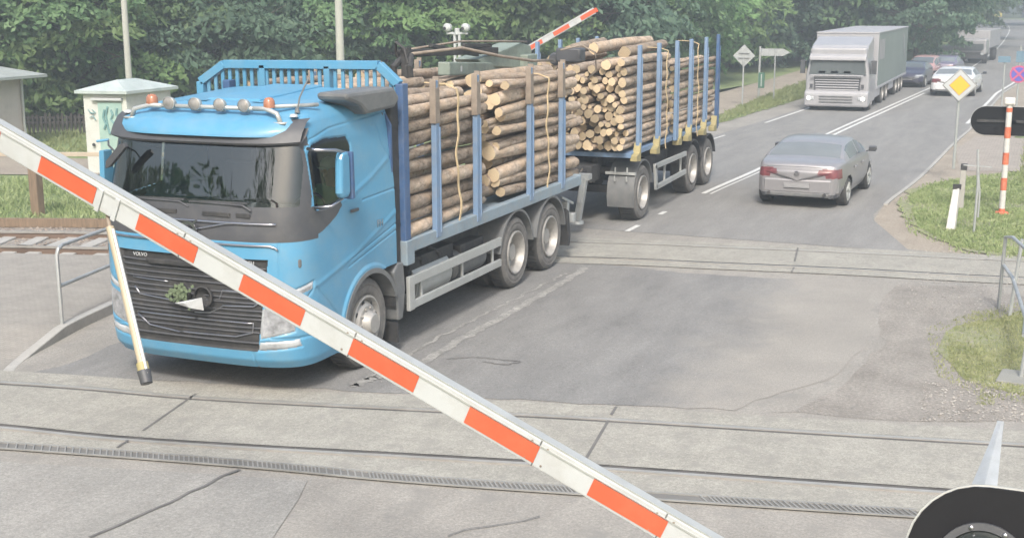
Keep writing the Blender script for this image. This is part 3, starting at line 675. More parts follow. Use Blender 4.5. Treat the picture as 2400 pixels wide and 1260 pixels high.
# chassis
b = MB()
for s in (-1, 1): b.box((s*.42, 2.95, .98), (.09, 8.2, .28))
b.box((0, -1.0, .6), (2.0, .7, .4)); b.box((0, .1, 1.0), (1.9, 1.3, .12)); b.box((0, 0, .55), (1.9, .15, .15)); b.box((0, 4.4, .52), (2.0, .2, .2)); b.box((0, 5.77, .52), (2.0, .2, .2))
b.box((-.1, 5.1, .75), (.9, 2.6, .4)); b.box((.9, 1.9, .78), (.4, 1.3, .42)); b.box((-.9, 2.3, .7), (.5, 2.2, .5)); b.box((0, 2.4, .9), (1.9, 2.6, .22))
b.box((.9, 3.1, .72), (.45, .75, .4))
for y in (1.15, 1.5, 2.0): b.tube([(1.0, y, 1.02), (1.12, y+.08, .95), (1.05, y+.2, .80)], .03, 6)
b.build('chassis', M['dark'], truck, bevel=.01)
b = MB(); b.lathe([(-.45, .001), (-.45, .2), (.45, .2), (.45, .001)], (.98, 3.0, .66), 'y', 24); b.build('air_tank', M['grey'], truck, smooth='auto')
b = MB(); b.lathe([(-.5, .001), (-.5, .26), (.5, .26), (.5, .001)], (.92, 1.85, .66), 'y', 24); b.build('fuel_tank', M['alu'], truck, smooth='auto')
b = MB()
b.box((1.235, 2.42, .79), (.045, 2.76, .12)); b.box((1.235, 2.42, .49), (.045, 2.76, .10)); b.box((1.235, 1.05, .64), (.05, .14, .42)); b.box((-1.235, 2.42, .79), (.045, 2.76, .12)); b.box((-1.235, 2.42, .49), (.045, 2.76, .10))
for y in (1.4, 2.6, 3.6): b.box((1.2, y, .64), (.03, .05, .4))
b.build('side_guard', M['alu'], truck, bevel=.008)
# bed frame
b = MB()
for s in (-1, 1): b.box((s*1.20, 4.05, 1.235), (.12, 6.1, .13)); b.box((s*1.235, 4.05, 1.165), (.05, 6.1, .05))
b.box((0, 4.05, 1.22), (2.3, 6.05, .06))
for y in (1.02, 7.08): b.box((0, y, 1.235), (2.5, .1, .16))
b.box((1.2, 1.02, 1.15), (.14, .2, .3)); b.build('load_bed', mat('pale_blue_bed', (.22, .28, .33), .6, var=.12, dirt=(.3, .28, .25), dirtamt=.5), truck, bevel=.012)
def stake(parent, x, y, z0, zm, z1, lean=0, m='blue2', top='rust', w=.13):
    bb = MB(); bb.prism([(-.065, z0), (.065, z0), (.05, z1), (-.04, z1)], -.035, .035, 'x'); bb.box((.036, .055, (z0+zm)/2), (.02, .03, zm-z0-.1))
    o = bb.build('stake', M[m], parent, bevel=.008); o.location = (x, y, 0)
    if top:
        bb = MB(); bb.prism([(-.070, zm), (.062, zm), (.052, z1-.1), (.052, z1+.05), (.03, z1+.05), (.02, z1-.08), (-.04, z1-.1), (-.045, z1+.02), (-.06, z1+.02)], -.042, .042, 'x'); bb.build('worn_sleeve', M[top], o, bevel=.006)
    if lean: o.rotation_euler = (0, lean, 0)
    return o
for y in (1.80, 3.03, 4.92, 6.24):
    stake(truck, 1.235, y, 1.2, 2.62, 3.14); stake(truck, -1.235, y, 1.2, 2.62, 3.14)
# headboard
b = MB(); X0, X1, YH = -1.62, 1.16, 1.02
fr_ = [(X0, 1.3), (X0, 2.98+.14), (X0+.36, 3.34), (X1-.26, 3.36), (X1, 3.14), (X1, 1.3)]
for (a0, a1), (c0, c1) in zip(fr_, fr_[1:]): b.bar((a0, YH, a1), (c0, YH, c1), .10, .10)
b.bar((X0, YH, 2.86), (X1, YH, 2.86), .08, .08)
for x in (X0+.92, X1-.95): b.bar((x, YH, 2.8), (x, YH, 3.34), .10, .08)
nx = 26
for i in range(1, nx):
    x = X0+(X1-X0)*i/nx; zt = 3.32
    if x < X0+.36: zt = 3.12+.22*(x-X0)/.36-.02
    if x > X1-.26: zt = 3.14+.2*(X1-x)/.26-.02
    b.bar((x, YH, 2.86), (x, YH, zt), .045, .03, up=(0, 1, 0))
b.build('headboard_grille', M['blue'], truck, bevel=.006)
b = MB(); b.box((0, YH+.02, 2.1), (2.3, .05, 1.5)); b.box((1.20, YH-.02, 2.2), (.10, .14, 1.9)); b.box((-1.20, YH-.02, 2.2), (.10, .14, 1.9))
for z in (1.5, 1.9, 2.3, 2.7): b.box((1.0, YH-.06, z), (.4, .06, .05))
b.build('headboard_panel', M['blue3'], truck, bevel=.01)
# wheels and guards
for s in (-1, 1):
    wheel(truck, (s*1.20, 0, .52), s, .525, .30, front=True, steer=0)
    for y in (4.4, 5.77):
        wheel(truck, (s*1.22, y, .52), s, .525, .27, dual=True)
        archring(y, .52, .60, .635, R(8), R(172), s*.62 if s > 0 else s*1.25, s*1.25 if s > 0 else s*.62, 'grey', 'mudguard')
b = MB(); b.prism([(6.38, .86), (6.52, .80), (6.60, .40), (6.56, .24), (6.50, .24), (6.44, .6)], .7, 1.26, 'x'); b.prism([(6.38, .86), (6.52, .80), (6.60, .40), (6.56, .24), (6.50, .24), (6.44, .6)], -1.26, -.7, 'x'); b.build('mudflap', M['dark'], truck)
b = MB(); b.box((0, 6.95, .62), (2.4, .12, .16)); b.box((1.0, 6.8, .75), (.3, .1, .3)); b.box((0, 7.05, .95), (.5, .3, .25)); b.bar((1.1, 6.6, 1.0), (1.15, 7.0, .85), .04); b.build('rear_underrun_bar', M['steel'], truck, bevel=.01)

# loader crane folded over the load (green grey), grapple at its front end
crane_root = MB()
crane_root.mi = 0
crane_root.bar((-.25, 8.1, 2.78), (.35, 3.9, 3.0), .18, .19); crane_root.box((0, 7.5, 2.1), (.5, .45, 1.9)); crane_root.box((0, 7.45, 1.35), (1.5, .4, .3)); crane_root.box((0, 7.2, 1.2), (.8, .9, .2))
crane_root.prism([(5.6, 3.05), (7.35, 3.24), (7.75, 3.18), (7.9, 2.75), (7.0, 2.85), (5.8, 2.93)], -.3, .12, 'x')
crane = crane_root.build('loader_crane', M['crane'], truck, bevel=.02); crane.location.z = .16
b = MB(); b.bar((.15, 6.2, 3.16), (-.15, 3.5, 3.22), .10, .10); b.bar((.1, 5.6, 3.12), (-.05, 4.3, 3.30), .07, .06); b.bar((.1, 6.1, 3.24), (.15, 5.0, 3.28), .06, .06); b.build('crane_cylinder', M['dark'], crane, bevel=.01)
b = MB(); b.tube([(-.1, 3.6, 3.2), (.3, 4.6, 3.26), (.5, 5.6, 3.10), (.6, 6.6, 2.99), (.6, 7.6, 2.95)], .025, 6); b.tube([(-.25, 3.9, 3.25), (.0, 5.2, 3.33), (.2, 6.3, 3.3), (.1, 7.6, 3.25)], .018, 6)
b.tube([(.55, 8.0, 3.1), (.85, 8.2, 3.18), (1.05, 8.35, 3.05), (1.05, 8.4, 2.75), (.9, 8.4, 2.6)], .018, 6); b.build('crane_hose', M['rust'], crane, smooth=True)
b = MB(); b.tube([(-.1, 3.55, 3.0), (-.16, 3.45, 3.25), (-.1, 3.35, 3.38), (.05, 3.3, 3.3), (.1, 3.3, 3.1)], .02, 6); b.bar((0, 3.45, 3.3), (.0, 3.45, 2.85), .12, .10)
for s in (-1, 1): b.tube([(s*.05, 3.5, 3.2), (s*.12, 3.3, 3.05), (s*.12, 3.35, 2.85), (s*.05, 3.5, 2.75)], [.04, .05, .045, .02], 8)
b.build('grapple', M['dark'], crane, smooth='auto')
b = MB(); b.lathe([(-.05, .001), (-.05, .11), (.05, .11), (.05, .001)], (.25, 8.55, 2.93), 'y', 20, 1); b.box((.55, 8.5, 3.0), (.45, .3, .24)); b.build('crane_seat_and_reel', M['black'], crane, smooth='auto', bevel=.03)
b = MB(); b.box((.36, 4.35, 2.97), (.012, .26, .08)); b.build('plate', M['white'], crane)

# driver
M['shirt'] = mat('green_shirt', (.16, .30, .17), .9, var=.15, vscale=12); M['skin'] = mat('skin', (.52, .30, .22), .55, var=.05); M['cap'] = mat('pale_cap', (.62, .68, .62), .8); M['hair'] = mat('dark_hair', (.05, .035, .025), .8)
def skinmesh(name, V, E, Rad, m, parent=None, root=0, sub=2):
    me = bpy.data.meshes.new(name); me.from_pydata(V, E, []); o = bpy.data.objects.new(name, me); COL.objects.link(o); me.materials.append(m)
    md = o.modifiers.new('skin', 'SKIN'); md.use_smooth_shade = True
    for i, r in enumerate(Rad): sv = me.skin_vertices[0].data[i]; sv.radius = (r, r) if not isinstance(r, tuple) else r; sv.use_root = (i == root)
    s = o.modifiers.new('sub', 'SUBSURF'); s.levels = s.render_levels = sub
    dg = bpy.context.evaluated_depsgraph_get(); m2 = bpy.data.meshes.new_from_object(o.evaluated_get(dg)); bpy.data.objects.remove(o); m2.name = name
    o = bpy.data.objects.new(name, m2); COL.objects.link(o); 
    if parent: o.parent = parent
    for p_ in m2.polygons: p_.use_smooth = True
    return o
def driver(loc, label, s=1):
    r = empty('person', loc, 0, label, 'person')
    V = [(0, 0, 0), (0, -.02, .2), (0, -.03, .38), (0, -.04, .50), (0, -.06, .58), (0, -.08, .66), (0, -.085, .74), (0, -.09, .80),
         (.17, -.04, .45), (.25, -.16, .22), (.12, -.38, .24), (.06, -.47, .27), (-.17, -.04, .45), (-.27, -.20, .24), (-.14, -.42, .28), (-.08, -.50, .32), (.1, -.25, -.02), (.13, -.5, -.03), (-.1, -.25, -.02), (-.13, -.5, -.03), (.13, -.56, -.4), (-.13, -.56, -.4)]
    E = [(0, 1), (1, 2), (2, 3), (3, 4), (4, 5), (5, 6), (6, 7), (2, 8), (8, 9), (9, 10), (10, 11), (2, 12), (12, 13), (13, 14), (14, 15), (0, 16), (16, 17), (0, 18), (18, 19), (17, 20), (19, 21)]
    Rd = [.15, .15, .15, .075, .058, .085, .098, .07, .075, .052, .038, .03, .075, .052, .038, .03, .085, .065, .085, .065, .045, .045]
    # fingers of both hands close over the rim
    for h, (bx, by, bz, sg) in ((11, (.06, -.47, .27, 1)), (15, (-.08, -.50, .32, -1))):
        for k in range(4):
            x = bx+(k-1.5)*.018; i = len(V); V += [(x, by-.03, bz+.012), (x, by-.06, bz+.004), (x, by-.065, bz-.022)]; E += [(h, i), (i, i+1), (i+1, i+2)]; Rd += [.010, .009, .008]
        i = len(V); V += [(bx+sg*.04, by-.02, bz-.01), (bx+sg*.045, by-.045, bz-.02)]; E += [(h, i), (i, i+1)]; Rd += [.011, .009]
    skinmesh('body', V, E, Rd, M['skin'], r)
    V2 = [(0, .0, -.02), (0, -.02, .2), (0, -.03, .38), (0, -.04, .47), (.17, -.04, .45), (.24, -.14, .26), (-.17, -.04, .45), (-.26, -.17, .27)]
    skinmesh('shirt', V2, [(0, 1), (1, 2), (2, 3), (2, 4), (4, 5), (2, 6), (6, 7)], [.17, .17, .17, .085, .092, .066, .092, .066], M['shirt'], r)
    bb = MB()
    for sx in (-1, 1): bb.lathe([(0, .012), (.006, .009), (.008, .001)], (sx*.032, -.170, .715), 'y', 10, -1)
    bb.build('eye', M['white'], r); bb = MB(); bb.lathe([(0, .024), (.02, .016), (.03, .004)], (0, -.165, .675), 'y', 10, -1); bb.box((0, -.172, .64), (.045, .012, .010)); bb.build('face', M['skin'], r, smooth=True)
    bb = MB()
    for sx in (-1, 1): bb.box((sx*.088, -.08, .69), (.018, .03, .05))
    bb.build('ear', M['skin'], r, bevel=.006)
    bb = MB(); bb.lathe([(0, .105), (.05, .102), (.09, .075), (.11, .03), (.113, .001)], (0, -.075, .735), 'z', 24); bb.prism([(-.08, -.17), (-.05, -.25), (.05, -.25), (.08, -.17)], .732, .745, 'z'); bb.build('cap', M['cap'], r, smooth='auto')
    return r
d1 = driver((.68, .26, 1.52), 'driver in pale cap and green shirt holding the wheel behind the blue door'); 
# ---------------- the drawbar trailer ----------------
trl = empty('timber_trailer', (0, 10.65, 0), 0, 'three axle drawbar trailer with slim blue grey stakes coupled behind the timber truck', 'trailer')
def T(o): o.location.y -= 10.65; return o
b = MB()
for s in (-1, 1): b.box((s*.42, 13.3, 1.08), (.10, 6.2, .24))
b.box((0, 10.65, .95), (1.9, .7, .12)); b.box((0, 10.65, .55), (1.9, .14, .14)); b.box((0, 14.3, .53), (2.0, .16, .16)); b.box((0, 15.6, .53), (2.0, .16, .16)); b.box((0, 12.6, .85), (1.8, 1.7, .4)); b.box((0, 15, .85), (1.2, 2.4, .35))
b.box((0, 9.9, .95), (1.1, .5, .3)); b.box((.2, 9.6, .9), (.5, .5, .25)); b.lathe([(-.06, .5), (.06, .5)], (0, 10.65, 1.04), 'z', 28)
T(b.build('trailer_chassis', M['dark'], trl, bevel=.01))
b = MB(); b.bar((-.45, 10.0, .82), (-.05, 7.7, .80), .10, .12); b.bar((.45, 10.0, .82), (.05, 7.7, .80), .10, .12); b.lathe([(-.04, .10), (.04, .10), (.04, .05), (-.04, .05)], (0, 7.6, .8), 'z', 16)
T(b.build('drawbar', M['dark'], trl, bevel=.01))
b = MB(); b.bar((.66, 8.95, .98), (.55, 8.90, .22), .11, .11); b.bar((.66, 8.9, 1.0), (.60, 8.84, .55), .05, .05); b.lathe([(0, .13), (.05, .12), (.055, .001)], (.53, 8.92, .16), 'z', 16); b.box((.6, 9.0, 1.0), (.3, .2, .1)); T(b.build('drawbar_prop', M['steel'], trl, smooth='auto'))
b = MB()
for k in range(5):
    x = -.3+k*.16; b.tube([(x, 7.2, 1.1), (x+.1, 7.9, .75+.05*k), (x+.15, 8.7, .85), (x+.05, 9.6, 1.05)], .018, 6)
T(b.build('hose', M['rust'], trl, smooth=True))
b = MB(); b.prism([(9.95, 1.33), (10.35, 1.36), (16.3, 1.36), (16.3, 1.30), (10.3, 1.26), (9.95, 1.24)], -1.2, 1.2, 'x'); T(b.build('trailer_bed', M['blue2'], trl, bevel=.01))
for y in (10.25, 11.50, 12.78, 13.87, 15.12):
    for s in (1, -1): stake(trl, s*1.25, y-10.65, 1.28, 3.1, 3.27, top=None, m='blue2')
stake(trl, 1.25, 16.2-10.65, 1.2, 3.1, 3.3, top=None, m='blue3')
for y in (10.25, 11.50, 13.1, 13.87, 15.12, 16.05):
    b = MB(); b.prism([(y-.28, 1.18), (y-.02, 1.16), (y+.0, 1.50), (y-.04, 1.50), (y-.12, 1.32), (y-.28, 1.28)], 1.18, 1.31, 'x'); T(b.build('stake_bracket', M['yellow'], trl, bevel=.01))
b = MB()
b.bar((1.24, 11.35, .92), (1.24, 13.65, .92), .05, .10); b.bar((1.24, 11.45, .50), (1.24, 13.65, .54), .05, .10); b.bar((1.24, 11.40, .94), (1.24, 11.5, .47), .05, .12, up=(0, 1, 0)); b.bar((1.20, 12.2, .9), (1.2, 12.2, .5), .04, .04); b.bar((1.20, 13.4, .9), (1.2, 13.4, .5), .04, .04)
T(b.build('side_guard', M['alu'], trl, bevel=.008))
for y in (10.65, 14.3, 15.6):
    for s in (-1, 1):
        wheel(trl, (s*1.22, y-10.65, .52), s, .53, .36, name='wheel'); 
        if y > 11: T(archring(y, .52, .60, .63, R(15), R(165), s*.75 if s > 0 else s*1.25, s*1.25 if s > 0 else s*.75, 'dark', 'mudguard', trl))
for s in (-1, 1):
    a, c = (s*.72, s*1.24) if s > 0 else (s*1.24, s*.72)
    T(archring(10.65, .52, .60, .625, R(10), R(200), a, c, 'grey', 'mudguard', trl))
    b = MB(); b.bar((a-.06, 10.12, .93), (c, 10.12, .93), .04, .05)
    for x in (a+.15, a+.38): b.box((x, 10.06, .98), (.025, .03, .14)); b.box((x, 10.03, .84), (.025, .03, .10))
    T(b.build('mudguard_bracket', M['alu'], trl, bevel=.005))

# ---------------- logs ----------------
def logmats():
    m, t, p = newmat('pine_bark'); tc = node(t, 'ShaderNodeTexCoord'); tc.name = 'TC'; oi = node(t, 'ShaderNodeObjectInfo')
    f = noise(t, 11, 9, .8, stretch=(1, .45, 1)); c = ramp(t, f, [(.36, (.085, .065, .05)), (.45, (.26, .205, .16)), (.57, (.42, .345, .275)), (.70, (.58, .50, .42))])
    vo = node(t, 'ShaderNodeTexVoronoi'); vo.inputs['Scale'].default_value = 5.5; t.links.new(tc.outputs['Object'], vo.inputs['Vector']); c = mixc(t, ramp(t, vo.outputs['Distance'], [(.10, (.85,)*3), (.22, (0,)*3)]), c, (.13, .08, .05))
    f2 = noise(t, 3.0, 4, .6); c = mixc(t, ramp(t, f2, [(.45, (0, 0, 0)), (.65, (.7, .7, .7))]), c, (.44, .325, .225))
    hs = node(t, 'ShaderNodeHueSaturation'); t.links.new(c, hs.inputs['Color']); mr = node(t, 'ShaderNodeMapRange'); mr.inputs[3].default_value = .62; mr.inputs[4].default_value = 1.32; t.links.new(oi.outputs['Random'], mr.inputs[0]); t.links.new(mr.outputs[0], hs.inputs['Value'])
    t.links.new(hs.outputs[0], p.inputs['Base Color']); p.inputs['Roughness'].default_value = .92; bump(t, p, f, .7, .02)
    m2, t, p = newmat('cut_pine_end'); tc = node(t, 'ShaderNodeTexCoord'); tc.name = 'TC'; oi = node(t, 'ShaderNodeObjectInfo')
    g = node(t, 'ShaderNodeTexWave', wave_type='RINGS', rings_direction='Y'); g.inputs['Scale'].default_value = 14; g.inputs['Distortion'].default_value = 1.5; t.links.new(tc.outputs['Object'], g.inputs[0])
    c = mixc(t, g.outputs['Fac'], (.43, .335, .22), (.53, .43, .29)); f = noise(t, 6, 4); c = mixc(t, ramp(t, f, [(.5, (0, 0, 0)), (.7, (.6,)*3)]), c, (.38, .24, .14))
    hs = node(t, 'ShaderNodeHueSaturation'); t.links.new(c, hs.inputs['Color']); mr = node(t, 'ShaderNodeMapRange'); mr.inputs[3].default_value = .62; mr.inputs[4].default_value = 1.25; t.links.new(oi.outputs['Random'], mr.inputs[0]); t.links.new(mr.outputs[0], hs.inputs['Value'])
    t.links.new(hs.outputs[0], p.inputs['Base Color']); p.inputs['Roughness'].default_value = .85; return m, m2
LM = logmats(); logproto = []
for k in range(7):
    b = MB(); n = 16; K = 9; L = 3.0; bx = random.uniform(-.03, .03); bz = random.uniform(-.02, .03); ph = [random.uniform(-.10, .10) for _ in range(n)]; tp = random.uniform(.82, .95); el = random.uniform(.9, 1.1)
    for i in range(K):
        f = i/(K-1); r = 1-(1-tp)*f; r *= 1+random.uniform(-.05, .05)
        for j in range(n):
            a = 2*PI*j/n; rr = r*(1+ph[j]*.8+random.uniform(-.06, .06)); b.v.append((rr*math.cos(a)*el*.1+bx*math.sin(PI*f), L*f-L/2, rr*math.sin(a)/el*.1+bz*math.sin(PI*f)))
    for i in range(K-1):
        for j in range(n): b.f.append((i*n+j, i*n+(j+1) % n, (i+1)*n+(j+1) % n, (i+1)*n+j)); b.m.append(0)
    q0 = len(b.v); 
    for base, yy in ((0, -L/2), ((K-1)*n, L/2)):
        c = len(b.v); b.v += [(b.v[base+j][0], b.v[base+j][1], b.v[base+j][2]) for j in range(n)]; b.f.append(tuple(range(c, c+n))); b.m.append(1)
    me_o = b.build('pine_log', [LM[0], LM[1]]); logproto.append(me_o.data); me_o.data.polygons.foreach_set('use_smooth', [len(p.vertices) == 4 for p in me_o.data.polygons]); bpy.data.objects.remove(me_o)
def pack(n, rmin, rmax, w, h, seed):
    g = np.random.default_rng(seed); r = g.uniform(rmin, rmax, n); x = g.uniform(-w/2, w/2, n); z = g.uniform(0, h*1.25, n)
    for it in range(900):
        z -= .004 if it < 650 else .0015
        for _ in range(3):
            dx = x[:, None]-x[None]; dz = z[:, None]-z[None]; d = np.hypot(dx, dz)+1e-6; ov = (r[:, None]+r[None])*1.0-d; np.fill_diagonal(ov, 0); ov = np.clip(ov, 0, None)*.42
            x += (ov*dx/d).sum(1); z += (ov*dz/d).sum(1); x = np.clip(x, -w/2+r, w/2-r); z = np.maximum(z, r)
    return x, z, r
nlog = 0
def stack(n, rmin, rmax, y0, y1, z0, seed, keep, label, group, endj=.12, tilt=.012, h=1.9):
    global nlog
    ORD = 'first second third fourth fifth sixth seventh eighth ninth tenth eleventh twelfth thirteenth fourteenth fifteenth sixteenth seventeenth eighteenth nineteenth twentieth twenty-first twenty-second twenty-third twenty-fourth twenty-fifth'.split(); lay = {}
    X, Z, RR = pack(n, rmin, rmax, 2.34, h, seed); rr = random.Random(seed); top = Z.max()
    for x, z, r in zip(X, Z, RR):
        ky, kk = keep(x, z, r, X, Z)
        if not kk: continue
        o = bpy.data.objects.new('pine_log', rr.choice(logproto)); COL.objects.link(o); L = (y1-y0)*rr.uniform(.95, 1.03); s = r/.1*.94
        a0 = y0+rr.uniform(-endj, endj); o.location = (x, a0+L/2, z+z0); o.scale = (s, L/3.0, s)
        o.rotation_euler = (rr.uniform(-tilt, tilt), rr.uniform(0, 6.3)*0, rr.uniform(-tilt, tilt)+(PI if rr.random() < .5 else 0)); 
        lay.setdefault(min(17, int(z/.19)), []).append((-x, r, o)); nlog += 1
    for li, k in enumerate(sorted(lay)):
        for j, (nx_, r, o) in enumerate(sorted(lay[k], key=lambda t: t[0])):
            tag(o, f"{'thin' if r < .078 else 'thick' if r > .1 else 'middling'} pine log, {ORD[min(j, 24)]} in from the visible side, {ORD[li]} layer up, {label}", 'log', group)
def vis(xmin, ztop):
    def f(x, z, r, X, Z):
        above = ((np.abs(X-x) < .13) & (Z > z+.02)).sum() < 1
        return 0, (x > xmin) or above or z > ztop
    return f
stack(158, .062, .106, 1.12, 3.55, 1.28, 5, vis(.92, 9), 'stack behind cab', 'logs in the front stack of the truck', .10, .05)
stack(152, .062, .112, 4.02, 7.15, 1.28, 11, vis(.55, 9), 'truck rear stack', 'logs in the rear stack of the truck', .18, .045)
stack(185, .052, .098, 9.75, 12.75, 1.38, 21, lambda x, z, r, X, Z: (0, True), 'trailer front stack', 'logs in the front stack of the trailer', .16, .014)
stack(160, .055, .092, 13.0, 16.4, 1.38, 31, vis(.98, 9), 'trailer rear stack', 'logs in the rear stack of the trailer', .12, .012)
print('LOGS', nlog)
# crosswise untidy logs thrown on top of the trailer's front stack
for i, (x, y, z, a) in enumerate(((-.5, 12.3, 3.15, .10), (.2, 12.5, 3.20, -.07), (.75, 12.2, 3.14, .04))):
    o = bpy.data.objects.new('pine_log', logproto[i]); COL.objects.link(o); o.location = (x, y, z); o.scale = (1.1, 1, 1.1); o.rotation_euler = (.02, 0, a); tag(o, ('far', 'middle', 'nearest')[i]+' of three loose pine logs on top of the trailer front stack', 'log', 'logs lying on top of the trailer load')
def strap(name, x, y, z0, z1, ph, label, m='strap', w=.035):
    b = MB(); k = 26; P = [(x+.012*math.sin(i*.9+ph), y+.04*math.sin(i*.35+ph)+.05*i/k, z1+(z0-z1)*i/k) for i in range(k+1)]
    P = [(x-.45, y, z1+.07), (x-.15, y, z1+.06)]+P
    for a, c in zip(P, P[1:]): b.bar(a, c, .012, w, up=(0, 1, 0))
    return tag(b.build(name, M[m], None), label, 'strap')
strap('lashing_strap', 1.24, 2.42, 1.28, 3.0, 0, 'tan webbing strap over the log stack right behind the blue cab')
strap('lashing_strap', 1.24, 5.62, 1.28, 2.95, 1, 'tan webbing strap over the logs above the truck rear wheels')
strap('lashing_strap', 1.27, 12.0, 1.2, 3.1, 2, 'orange tan strap over the front log stack of the trailer')
strap('lashing_strap', 1.27, 14.4, 1.2, 3.15, 3, 'thin strap over the rear log stack of the trailer')

# ---------------- barrier booms ----------------
def boom(name, A, B, label, period, nred, start, red_len, hgt, thick, extra0, extra1):
    """A..B: centre line through the middles of the red fields; period along it"""
    A, B = Vector(A), Vector(B); d = (B-A).normalized(); n = Vector((0, 1, 0)); n = (n-d*n.dot(d)).normalized(); u = d.cross(n).normalized()
    if u.z < 0: u = -u
    root = empty(name, A-d*extra0, 0, label, 'barrier'); inv = -(A-d*extra0)
    def quadbox(bb, s0, s1, w_, h_, off=(0, 0)):
        a = A+d*s0+n*off[0]+u*off[1]; c = A+d*s1+n*off[0]+u*off[1]; vs = [p+n*(i*w_/2)+u*(j*h_/2)+inv for p in (a, c) for i, j in ((-1, -1), (1, -1), (1, 1), (-1, 1))]
        bb.add(vs, [(0, 1, 2, 3), (7, 6, 5, 4), (0, 4, 5, 1), (1, 5, 6, 2), (2, 6, 7, 3), (3, 7, 4, 0)])
    L1 = (B-A).length+extra1
    bb = MB(); quadbox(bb, -extra0, L1, thick, hgt); beam = bb.build('boom', M['white'], root, bevel=.008)
    bb = MB(); quadbox(bb, -extra0, L1, thick*.9, .012, (0, hgt/2+.004)); quadbox(bb, -extra0, L1, .006, .010, (-thick/2-.002, hgt*.30)); bb.build('top_strip', M['alu'], root)
    for k in range(nred[0], nred[1]):
        for sd in (-1, 1):
            bb = MB(); quadbox(bb, k*period-red_len/2, k*period+red_len/2, .004, hgt*.68, (sd*(thick/2+.003), -hgt*.03)); bb.build('red_field', M['red'], root)
    return root, A, d, n, u
A = (2.60, -6.12, 3.04); B = (6.27, -6.12, 1.43)
nb, A_, d_, n_, u_ = boom('barrier_boom', atd(168, 417, 7.95), atd(1476, 1180, 6.88), 'white barrier boom with red reflective fields slanting across the foreground', .7990, (-2, 7), 0, .455, .165, .075, 1.9, 1.9)
# bracket clips and hanging support leg on the near boom
b = MB(); inv = A_*0
base = Vector(nb.location)
for s_ in (.335, .50):
    c = A_+d_*(s_*.8); b.bar(c-u_*.09-n_*.045-base, c+u_*.06-n_*.045-base, .035, .012, up=tuple(n_))
b.build('clamp', M['white'], nb, bevel=.004)
for s_ in (1.52, 3.62, 5.7, 7.0):
    c = A_+d_*(s_*.6); b = MB(); b.bar(c-u_*.083-n_*.0385-base, c+u_*.083-n_*.0385-base, .008, .004, up=tuple(n_)); b.build('joint_seam', M['grey'], nb)
    for q_ in (-.055, .055):
        for k_ in (-.05, .05): b = MB(); cc = c+d_*k_+u_*q_-n_*.0385-base; b.lathe([(0, .007), (.004, .006), (.004, .001)], cc, 'y', 8, -1); b.build('bolt', M['rust'], nb)
lt = A_+d_*.325-u_*.10; lb = atd(338, 872, 7.62); dr = (lb-lt).normalized()
b = MB(); b.tube([lt-base, lt+dr*.10-base], .012, 8); b.build('leg_hook', M['rust'], nb)
M['cream'] = mat('cream_tube', (.38, .325, .24), .5, var=.1)
b = MB(); b.tube([lt+dr*.08-base, lb-base], .026, 12); leg = b.build('support_leg', M['cream'], nb, smooth='auto')
b = MB(); s2 = Vector((.030, -.012, 0)); b.tube([lt+dr*.09+s2-base, lb+s2-base], .012, 8); b.build('leg_rod', M['alu'], leg, smooth='auto')
b = MB(); b.tube([lb-dr*.06-base, lb-dr*.01-base], .036, 12); b.build('leg_collar', M['yellow'], leg, smooth='auto'); b = MB(); b.tube([lb-dr*.01-base, lb+dr*.07-base], [.042, .036], 12); b.build('rubber_foot', M['black'], leg, smooth='auto')

YB = 17.5
fb, A2, d2, n2, u2 = boom('barrier_boom', aty(1254, 106, YB), aty(1372, 38, YB), 'raised red and white barrier boom sticking up behind the log load', .80, (-4, 3), 0, .46, .15, .06, 4.0, .27)
# posts / machine of the far boom, standing left of the road behind the truck
base2 = A2-d2*4.2
b = MB(); b.box((0, 0, .55), (.38, .34, 1.1)); b.box((0, 0, 1.12), (.46, .42, .08)); o = b.build('drive_box', M['alu'], fb, bevel=.02); o.location = Vector((base2.x, base2.y, base2.z-1.1))-fb.location
# near boom pivot post outside the frame to the right
bp_ = A_+d_*(4*.799+1.9+.2); bp_ = A_+d_*5.85
b = MB(); b.box((0, 0, bp_.z/2), (.36, .34, bp_.z)); o = b.build('drive_box', M['alu'], nb, bevel=.02); o.location = Vector((bp_.x, bp_.y+.26, 0))-base

# ---------------- signal backboards ----------------
def pill(cx, z, hw, hh, n=16):
    P = []
    for i in range(n+1): a = -PI/2+PI*i/n; P.append((cx+hw-hh+hh*math.cos(a), z+hh*math.sin(a)))
    for i in range(n+1): a = PI/2+PI*i/n; P.append((cx-hw+hh+hh*math.cos(a), z+hh*math.sin(a)))
    return P
M['signalback'] = mat('black_signal_back', (.012, .012, .014), .7, var=.1, spec=.15)
def signal(name, loc, label, hw, hh, z, pole, tilt=0):
    r = empty(name, loc, 0, label, 'traffic signal')
    b = MB(); b.prism(pill(0, z, hw, hh), -.03, .0, 'y'); bb = b.build('backboard', M['signalback'], r)
    b = MB(); P = pill(0, z, hw+.006, hh+.006); 
    for a, c in zip(P, P[1:]+P[:1]): b.bar((a[0], .0, a[1]), (c[0], .0, c[1]), .018, .007)
    b.build('white_rim', M['alu'], r); return r
YS = 13.8; sp = at(2345, 500)
sg = signal('crossing_signal', (sp.x+.02, sp.y, 0), 'black oblong signal backboard on a red and white striped post right of the road', .68, .27, 0, None)
sg.children  # board height set below
zc = aty(2360, 284, sp.y).z
for c in sg.children: c.location.z = zc
b = MB(); b.box((-.22, -.05, zc), (.7, .03, .05)); b.box((.3, -.05, zc), (.6, .03, .05)); b.build('board_brace', M['dark'], sg)
ptop = aty(2361, 240, sp.y).z; nseg = 13; hs = ptop/nseg
M['oldwhite'] = mat('weathered_white', (.55, .54, .52), .7, var=.12, vscale=10, dirt=(.35, .33, .3), dirtamt=.4); M['oldred'] = mat('weathered_red', (.55, .13, .06), .7, var=.2, vscale=10, dirt=(.5, .4, .35), dirtamt=.4)
